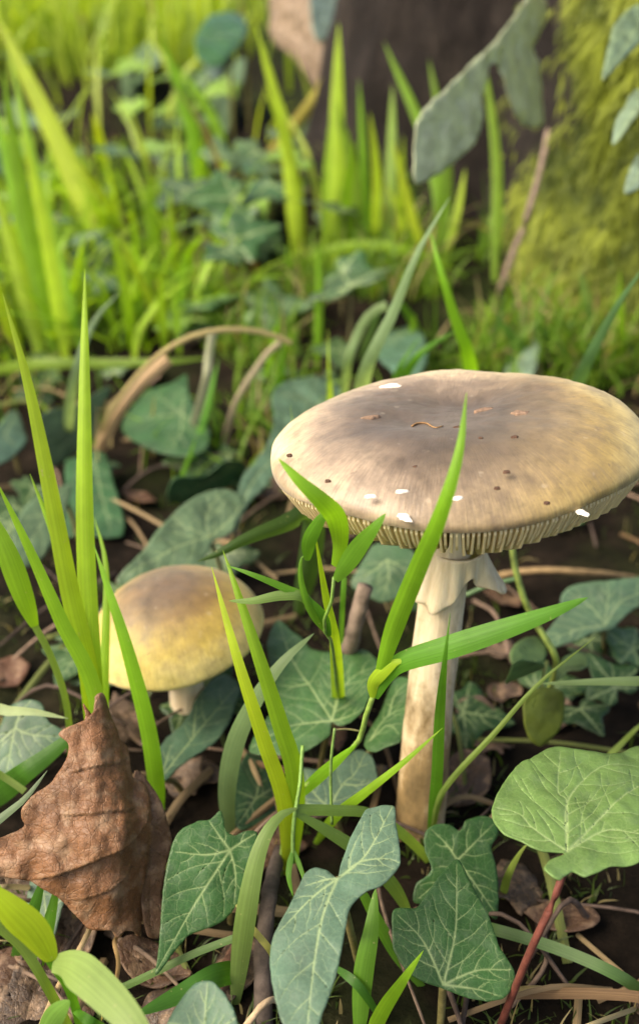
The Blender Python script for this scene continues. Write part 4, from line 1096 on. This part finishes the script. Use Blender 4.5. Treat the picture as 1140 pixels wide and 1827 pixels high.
blade(t, [(130, 1800, .236), (170, 1830, .232), (220, 1860, None)], 22, MG, 'leaf')

# ------------------------------------------------------------------ creeper with round leaves beside the stem
def creeper():
    t = plant('creeper', 'yellow green creeper with three round leaves beside the mushroom stem', 'creeper', (975, 1240, None))
    stem(t, [(975, 1240, None), (992, 1180, .335), (960, 1120, .335), (935, 1070, .333), (918, 1010, .333), (912, 960, .333)], 13, (.24, .32, .06))
    stem(t, [(830, 1062, .335), (870, 1045, .334), (918, 1033, .333)], 9, (.14, .24, .10))
    stem(t, [(975, 1180, .334), (968, 1215, .328), (966, 1235, .322)], 7, (.25, .28, .07))
    for ol, J, d, c in [(z5([(415, 655), (440, 600), (500, 560), (570, 555), (612, 610), (605, 680), (560, 720), (480, 730), (430, 700)]), z5([(610, 690)])[0], .331, (.16, .26, .09)),
                     (z5([(390, 830), (440, 760), (500, 720), (580, 705), (600, 720), (520, 770), (450, 800)]), z5([(600, 712)])[0], .329, (.15, .26, .10)),
                     (z5([(670, 790), (680, 720), (720, 660), (790, 640), (845, 660), (850, 710), (800, 750), (730, 760)]), z5([(690, 740)])[0], .331, (.17, .27, .10)),
                     (z5([(490, 960), (510, 890), (560, 850), (650, 845), (710, 880), (722, 980), (700, 1080), (640, 1160), (590, 1180), (530, 1140), (500, 1060)]), z5([(610, 850)])[0], .318, (.20, .25, .035))]:
        fr, mm = plane_frame([(*J, 'd', d), (*ol[0], 'd', d-.004), (*ol[4], 'd', d+.003)], J)
        leaf_mesh('round_leaf', [mm(q) for q in ol], [[mm(J), mm(ol[0])]], fr, 1.0, SOFT, t, c, wav=.8, vein_w=.2)
creeper()

# ------------------------------------------------------------------ straw, bent dry stalks
for lab, pts, w, c in [
    ('bent straw stalk arching over the dark ivy leaf', [(170, 800, None), (195, 740, .47), (260, 655, .45), (330, 605, .44), (400, 588, .44), (470, 593, .445), (520, 612, .45)], 9, (.40, .29, .14)),
    ('broad straw blade leaning behind the tall grass tuft', [(165, 820, None), (205, 745, .48), (245, 690, .47), (300, 640, .465)], 20, (.42, .31, .17)),
    ('yellowing stalk leaning across in front of the trunk', [(415, 350, None), (480, 280, .86), (560, 180, .80), (620, 90, .78), (690, 45, .78), (760, 30, .78), (850, -10, .78)], 22, (.30, .26, .06)),
    ('grey dry stalk beside the dark ivy leaf', [(395, 800, None), (420, 720, .50), (470, 640, .49), (500, 610, .485)], 10, (.34, .30, .19)),
    ('pale dry stalk hanging beside the small dead leaf scrap', [(330, 800, None), (365, 690, .47), (372, 640, .465), (380, 590, .46)], 14, (.30, .32, .20)),
    ('dry straw stem lying near the small moss patch', [(960, 1860, None), (1050, 1830, .252), (1150, 1785, None)], 8, (.42, .33, .17)),
    ('short straw bit beside the red leaf stalk', [(870, 1768, None), (950, 1764, .2655), (1010, 1764, None)], 10, (.36, .26, .12)),
    ('tan straw stalk beside the broad bright blade', [(60, 1850, None), (100, 1770, .262), (150, 1680, .262), (180, 1600, None)], 9, (.46, .34, .17)),
    ('dry curled tendril under the curled brown leaf', [(200, 1770, None), (212, 1720, .266), (205, 1680, .268), (220, 1650, None)], 7, (.36, .23, .10)),
    ('brown dry stem under the left point of the curled leaf', [(-20, 1588, .27), (20, 1582, .272), (80, 1578, None)], 9, (.40, .29, .17))]:
    b0 = pts[0] if pts[0][2] is None else pts[-1]
    t = plant('straw_stalk', lab, 'straw', b0); blade(t, pts, w, c, 'stem' if w < 25 else 'leaf', STRAW, 'stalk', keel=.6)

# twigs that can be told apart
for lab, pts, w, c in [
    ('grey twig standing behind the leafy grass shoot', [(600, 1230, None), (625, 1150, .335), (640, 1090, .325), (652, 1045, .322)], 36, (.17, .13, .10)),
    ('bare grey twig leaning at the foot of the mossy tree', [(890, 520, None), (920, 440, .62), (945, 370, .61), (975, 250, .62), (1000, 60, .64)], 12, (.20, .15, .12)),
    ('dark brown stick lying below the arched grey blade', [(470, 1840, None), (470, 1720, .268), (480, 1600, .276), (500, 1500, None)], 34, (.07, .055, .045)),
    ('reddish broken stick beside the narrow ivy leaf', [(380, 1790, None), (410, 1720, .270), (440, 1650, None)], 30, (.14, .075, .05)),
    ('pale twig reaching up to the narrow ivy leaf', [(420, 1850, None), (450, 1815, .258), (480, 1785, .258), (505, 1780, None)], 14, (.36, .27, .17)),
    ('long brown stem lying behind the wide pale ivy leaf', [(850, 1030, None), (940, 1018, .415), (1060, 1022, .412), (1180, 1030, None)], 13, (.20, .14, .07))]:
    b0 = pts[0]
    t = plant('twig', lab, 'twig', b0); w3 = [pt(p) for p in pts]; dm = pts[1][2]
    tube('stick', w3, .5*w*dm/FPX, .38*w*dm/FPX, TWIG, t, color=c, sides=9, wob=.25, n=22)

# ------------------------------------------------------------------ tall blurred grass further back
def far_blades(label, cat, group, rows, cpal, wmul=1.):
    for (x0, y0, x1, y1, bow, w) in rows:
        d0 = GD(x0, y0); b = (x0, y0, None)
        t = empty('grass_shoot', pt(b)); tag(t, label, cat, group)
        dt = d0*random.uniform(.93, 1.0)
        mx, my = .5*(x0+x1)+bow, .5*(y0+y1)
        blade(t, [b, (mx, my, .5*(d0+dt)), (x1, y1, dt)], w*wmul, random.choice(cpal), 'blade', n=18, twist=random.uniform(-.4, .4))
far_blades('tall bright blurred blade standing before the dark trunk', 'grass', 'tall grass before the trunk', [
    (882, 505, 862, 95, 14, 19), (800, 470, 685, 75, 24, 22), (795, 440, 765, 105, 14, 20), (762, 480, 700, 250, -2, 17), (600, 480, 604, 40, -2, 30), (640, 470, 598, 180, 14, 24),
    (655, 480, 640, 140, 2, 16), (680, 470, 700, 150, 6, 22), (580, 480, 590, 200, -4, 14), (735, 470, 690, 330, 8, 14), (620, 470, 632, 250, -8, 20), (665, 460, 660, 200, 10, 18), (930, 310, 880, 140, 4, 14),
    (965, 520, 955, 160, 14, 18), (530, 480, 455, 40, 18, 24), (545, 470, 470, 150, 20, 12), (700, 470, 720, 240, 4, 14), (790, 470, 830, 300, 4, 14), (520, 560, 512, 430, 0, 12), (565, 660, 568, 430, 2, 14)], [YG, BG_, YG, (.18, .33, .03)])
far_blades('long bright blurred blade in the thick grass clump under the lawn', 'grass', 'thick grass clump under the lawn', [
    (100, 640, 5, 120, -6, 30), (120, 650, 40, 230, 6, 26), (75, 640, -10, 330, 4, 30), (200, 480, -10, 20, 6, 38), (140, 560, 20, 100, -12, 22), (90, 600, -20, 150, 0, 24), (150, 640, 60, 340, 6, 20),
    (60, 600, 0, 400, -10, 26), (40, 640, -30, 430, -6, 24), (230, 420, 140, 290, 0, 20), (365, 375, 288, 65, 14, 26), (410, 290, 310, 110, 14, 18), (280, 520, 265, 320, 2, 22), (330, 560, 200, 440, -4, 20), (310, 600, 330, 450, 4, 18),
    (190, 330, 165, 200, 4, 18), (300, 620, 210, 420, 6, 16), (320, 600, 430, 420, 0, 14), (120, 620, 170, 470, 6, 14), (20, 560, 30, 300, 6, 16), (270, 580, 130, 500, -2, 14), (215, 340, 225, 240, 2, 16)], [YG, YG, BG_, (.20, .34, .03)])
far_blades('thin green blade in the low grass between straw and trunk', 'grass', 'low grass between straw and trunk', [
    (470, 690, 500, 560, 0, 12), (480, 740, 510, 610, 4, 14), (330, 860, 390, 640, 4, 14), (540, 640, 480, 520, 4, 12), (420, 640, 470, 520, 4, 12), (960, 660, 880, 560, 0, 18), (1010, 640, 940, 560, 0, 14), (760, 620, 700, 520, 4, 14), (870, 640, 900, 540, 0, 14), (1110, 660, 1105, 480, 0, 14), (930, 620, 850, 600, 0, 12), (300, 900, 350, 780, 4, 10), (640, 640, 690, 500, 4, 12), (720, 640, 740, 560, 2, 12)], [MG, BG_, (.09, .19, .04)])
# arching long blades
for lab, pts, w, c in [('long bright blade arching level across the grass before the trunk', [(400, 520, None), (480, 488, .68), (560, 458, .665), (640, 438, .66), (740, 452, .655), (870, 515, .66)], 18, BG_),
                       ('long level blade lying across behind the tall grass tuft', [(-60, 665, None), (60, 650, .56), (180, 648, .555), (300, 645, .55), (380, 638, .555)], 18, (.17, .28, .03)),
                       ('short pale blade bending over behind the tall grass tuft', [(120, 800, None), (130, 690, .46), (165, 580, .45), (215, 520, .45)], 18, (.20, .30, .16))]:
    t = plant('grass_shoot', lab, 'grass', pts[0]); blade(t, pts, w, c, 'leaf')
# soft round leaves in the sunlit grass
for i, (x, y, d, r) in enumerate([(335, 325, .92, .036), (150, 405, .80, .022), (300, 370, .90, .020), (330, 390, .86, .026), (180, 450, .76, .018), (360, 310, .95, .02)]):
    O = P(x, y, d); e = Vector((O.x, O.y+.01, 0)); e.z = gz(e.x, e.y)
    t = empty('herb_leaf', e); tag(t, 'soft round yellow green leaf in the sunlit grass', 'leaf', 'round leaves in the sunlit grass')
    n = Vector((random.uniform(-.3, .3), -.6, .8)).normalized(); e1 = Vector((1, 0, 0)); e1 = (e1-n*e1.dot(n)).normalized(); e2 = n.cross(e1)
    R = r*1000; ol = [(R*.9*math.cos(a)*(1+.1*math.sin(3*a)), R*math.sin(a)) for a in np.linspace(0, 2*math.pi, 10, endpoint=False)]
    leaf_mesh('leaf_blade', ol, [[(0, -R), (0, R*.8)]], (O, e1, e2, n), 3., SOFT, t, (.24, .36, .03), wav=3.)
    tube('petiole', [O, e], .0012, .0012, PETIOLE, t, color=(.2, .3, .05))

# ------------------------------------------------------------------ ivy carpet: dim leaves lying between the ones named above
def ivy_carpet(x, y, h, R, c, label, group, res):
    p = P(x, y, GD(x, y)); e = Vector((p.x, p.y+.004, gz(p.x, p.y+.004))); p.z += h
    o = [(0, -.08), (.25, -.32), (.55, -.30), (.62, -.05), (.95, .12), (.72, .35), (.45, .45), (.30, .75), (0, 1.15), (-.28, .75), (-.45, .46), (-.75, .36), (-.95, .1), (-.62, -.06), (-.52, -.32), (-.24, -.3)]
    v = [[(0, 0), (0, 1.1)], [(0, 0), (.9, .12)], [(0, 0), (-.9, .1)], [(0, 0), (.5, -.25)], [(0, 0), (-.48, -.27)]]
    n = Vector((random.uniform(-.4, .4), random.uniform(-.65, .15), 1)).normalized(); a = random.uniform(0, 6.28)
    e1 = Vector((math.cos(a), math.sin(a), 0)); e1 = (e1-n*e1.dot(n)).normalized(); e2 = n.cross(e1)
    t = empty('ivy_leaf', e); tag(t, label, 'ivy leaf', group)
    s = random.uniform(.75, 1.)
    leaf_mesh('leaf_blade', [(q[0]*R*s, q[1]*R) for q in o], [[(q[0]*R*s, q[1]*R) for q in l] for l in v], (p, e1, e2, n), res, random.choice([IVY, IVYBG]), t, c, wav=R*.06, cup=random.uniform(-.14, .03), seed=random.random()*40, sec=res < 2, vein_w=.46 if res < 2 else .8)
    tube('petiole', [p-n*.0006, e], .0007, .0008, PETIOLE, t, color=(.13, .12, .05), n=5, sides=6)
for i in range(70):
    x, y = random.uniform(-30, 640), 165+480*random.random()**.8
    if x > 420 and y < 330: x -= 250
    ivy_carpet(x, y, random.uniform(.008, .05), random.uniform(16, 30), random.choice([(.024, .075, .022), (.04, .10, .032), (.06, .12, .05), (.14, .26, .025), (.03, .065, .022)]), 'dim ivy leaf in the blurred ground cover on the bank', 'blurred ivy on the bank', 3.)
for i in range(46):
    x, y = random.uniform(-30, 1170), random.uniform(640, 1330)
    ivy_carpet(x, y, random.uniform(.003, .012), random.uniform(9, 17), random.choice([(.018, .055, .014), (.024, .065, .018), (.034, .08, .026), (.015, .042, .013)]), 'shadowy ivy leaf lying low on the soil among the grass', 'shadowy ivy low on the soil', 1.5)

# ------------------------------------------------------------------ litter on the soil: dead leaves, twigs, straw bits
def ground_px(x, y):
    d = GD(x, y); return P(x, y, d)
def tpl(kind):
    if kind == 0: return [(0, -1), (.35, -.75), (.55, -.2), (.45, .4), (.15, .85), (0, 1.05), (-.15, .85), (-.48, .35), (-.55, -.25), (-.3, -.8)], [[(0, -1), (.03, 0), (0, 1.)]]
    if kind == 1: return [(0, -.9), (.3, -.7), (.75, -.75), (.6, -.3), (.95, .1), (.5, .2), (.45, .65), (.1, .5), (0, 1.), (-.15, .5), (-.5, .6), (-.5, .15), (-.9, 0), (-.6, -.35), (-.7, -.8), (-.3, -.7)], [[(0, -.9), (0, .95)], [(0, -.5), (.85, .1)], [(0, -.5), (-.8, 0)]]
    return [(-.5, -.6), (.2, -.8), (.6, -.3), (.35, .1), (.55, .6), (-.1, .7), (-.6, .3)], [[(-.4, -.5), (.4, .5)]]
def litter(i, x, y):
    p = ground_px(x, y); R = random.uniform(7, 15)*(1 if p.y < .6 else 1.5); o, v = tpl(random.choice([0, 1, 2, 0, 2]))
    a = random.uniform(0, 6.28); e1 = Vector((math.cos(a), math.sin(a), random.uniform(-.35, .35))).normalized()
    n = Vector((random.uniform(-.35, .35), random.uniform(-.6, .1), 1)).normalized(); n = (n-e1*n.dot(e1)).normalized(); e2 = n.cross(e1)
    p.z += .003
    c = random.choice([(.085, .045, .026), (.05, .03, .02), (.13, .09, .06), (.11, .05, .027), (.065, .04, .027), (.045, .032, .022)])
    t = leaf_mesh('litter_leaf', [(q[0]*R, q[1]*R) for q in o], [[(q[0]*R, q[1]*R) for q in l] for l in v], (p, e1, e2, n), 1.4 if p.y < .5 else 3., DEAD, None, c, cup=random.uniform(-.25, .3), wav=2.2, curl=random.uniform(-.3, .3), vein_w=.25, seed=i*.71, origin=p)
    tag(t, 'small crumpled brown dead leaf lying on the soil', 'dead leaf', 'dead leaves littering the soil')
pts_ = [(880, 1340), (850, 1300), (1000, 1650), (930, 1600), (240, 1300), (60, 1790), (20, 1740), (330, 1410), (350, 1400), (100, 1690), (830, 1410), (900, 1250), (980, 1290), (690, 490), (800, 500), (470, 880), (250, 900)]
for i in range(44):
    x, y = pts_[i] if i < len(pts_) else (random.uniform(-40, 1180), 1840-1320*random.random()**1.2)
    litter(i, x, y)
for i in range(120):
    x, y = random.uniform(-40, 1180), 1850-1250*random.random()**1.1
    p = ground_px(x, y); a = random.uniform(0, 6.28); L = random.uniform(.02, .07)*(1 if p.y < .6 else 1.6); h = random.uniform(.001, .012)
    d = Vector((math.cos(a), math.sin(a), 0)); q = p+d*L; q.z = gz(q.x, q.y)+random.uniform(0, .01)
    m = p.lerp(q, .5)+Vector((random.uniform(-.004, .004), random.uniform(-.004, .004), h)); p.z += .001
    if i % 2:
        o = tube('twig', [p, m, q], random.uniform(.0004, .0010), random.uniform(.0003, .0006), TWIG, None, random.choice([(.12, .085, .06), (.20, .14, .10), (.07, .05, .04)]), 6, 10, .3)
        tag(o, 'thin brown twig bit lying on the dark soil', 'twig', 'twig bits on the soil')
    else:
        o = ribbon('straw_bit', [p, m, q], random.uniform(.0012, .0028), STRAW, None, random.choice([(.34, .25, .13), (.24, .17, .09), (.16, .10, .05), (.13, .16, .04)]), 'stem', .6, n=10)
        tag(o, 'thin dry straw bit lying on the dark soil', 'straw', 'straw bits on the soil')

# ------------------------------------------------------------------ grass nobody could count
def grass_mass(name, label, pos, hgt, wid, cols, lean=.5):
    n = len(pos); pos = np.array(pos); hgt = np.array(hgt); wid = np.array(wid)
    az = rng.uniform(0, 2*np.pi, n); ln = rng.uniform(.05, lean, n)*hgt
    ld = np.c_[np.cos(az), np.sin(az), np.zeros(n)]
    sa = az+np.pi/2+rng.uniform(-.9, .9, n); sd = np.c_[np.cos(sa), np.sin(sa), np.zeros(n)]
    lev = [0, .3, .6, .85, 1.]; wf = [.6, 1., .85, .45, 0.03]
    V = np.empty((n, 10, 3))
    for k, (s, w) in enumerate(zip(lev, wf)):
        c = pos+ld*(ln*s*s)[:, None]; c[:, 2] += hgt*(s-.22*s*s*ln/hgt*2)-.002
        V[:, 2*k] = c-sd*(wid*w*.5)[:, None]; V[:, 2*k+1] = c+sd*(wid*w*.5)[:, None]
    F = []
    for k in range(4):
        b = np.arange(n)*10+2*k
        F.append(np.c_[b, b+1, b+3, b+2])
    F = np.vstack(F)
    C = np.repeat(np.asarray(cols), 10, axis=0)
    o = mk(name, V.reshape(-1, 3), F.tolist(), GRASSV, origin=(0, 0, 0), attrs={'col': C})
    tag(o, label, 'grass', kind='stuff')
def palette(n, a, b, dry=.06):
    t = rng.random((n, 1)); c = np.array(a)*(1-t)+np.array(b)*t
    m = rng.random(n) < dry; c[m] = np.array((.34, .28, .13))*rng.uniform(.6, 1.1, (m.sum(), 1)); return c
# the lawn beyond the bank
pos = []; H = []; W = []
while len(pos) < 42000:
    d = .75*math.exp(random.random()*2.6); a = random.uniform(-.75, .75)
    x, y = d*math.sin(a), d*math.cos(a)
    dt = math.hypot(x-TREE[0], y-TREE[1])
    if dt < .24: continue
    k = sstep(1.12, 1.32, y+.12*fbm(x, y, 6, 3))*sstep(0, .1, -x-.10-.08*fbm(x, y, 4, 3)) if d < 1.9 else 1
    if x > .05 and d < 1.6: k *= .15
    if random.random() > k+.012: continue
    pos.append((x, y, gz(x, y))); H.append(random.uniform(.03, .10)*(1+.15*d)); W.append(random.uniform(.003, .006)*(1+.25*d))
grass_mass('lawn_grass', 'sunlit yellow green lawn grass beyond the bank', pos, H, W, palette(len(pos), (.21, .33, .03), (.37, .48, .06), .03), .7)
# mid-distance grass behind the mushrooms
pos = []; H = []; W = []
while len(pos) < 3600:
    x, y = random.uniform(-120, 1260), random.uniform(330, 900)
    k = .9 if y < 680 else .35*(1-(y-680)/260)
    if x < 420: k *= 1.0 if y < 640 else .35
    if 190 < x < 600 and y < 470: k *= .25
    if fbm(x*.006, y*.01, .4, 1, 2) < -.12 or random.random() > k: continue
    p = ground_px(x, y)
    if math.hypot(p.x-TREE[0], p.y-TREE[1]) < .22: continue
    pos.append(tuple(p)); H.append(random.uniform(.012, .05)*(.7+.6*p.y)); W.append(random.uniform(.0010, .0026))
grass_mass('low_grass', 'low wispy green grass between the ivy and the trunk', pos, H, W, palette(len(pos), (.05, .13, .012), (.20, .35, .03), .16), 1.3)
# bright low growth on the sunlit left
pos = []; H = []; W = []
while len(pos) < 420:
    x, y = random.uniform(-200, 430), random.uniform(330, 640)
    if random.random() > (1-(max(0, x)/430)*.6): continue
    p = ground_px(x, y); pos.append(tuple(p)); H.append(random.uniform(.025, .085)); W.append(random.uniform(.0025, .0065))
grass_mass('sunlit_grass', 'bright loose grass on the sunlit bank', pos, H, W, palette(len(pos), (.20, .38, .02), (.34, .52, .03), .04), 1.0)
# fine sprigs and moss close to the lens
pos = []; H = []; W = []
while len(pos) < 2600:
    x, y = random.uniform(-60, 1200), random.uniform(900, 1900)
    if fbm(x*.007, y*.007, 2.4, 1, 3) < .02: continue
    p = ground_px(x, y); pos.append(tuple(p)); H.append(random.uniform(.003, .011)); W.append(random.uniform(.0004, .0010))
grass_mass('ground_moss', 'fine dark moss sprigs on the soil', pos, H, W, palette(len(pos), (.025, .05, .008), (.08, .13, .02), .15), 1.2)
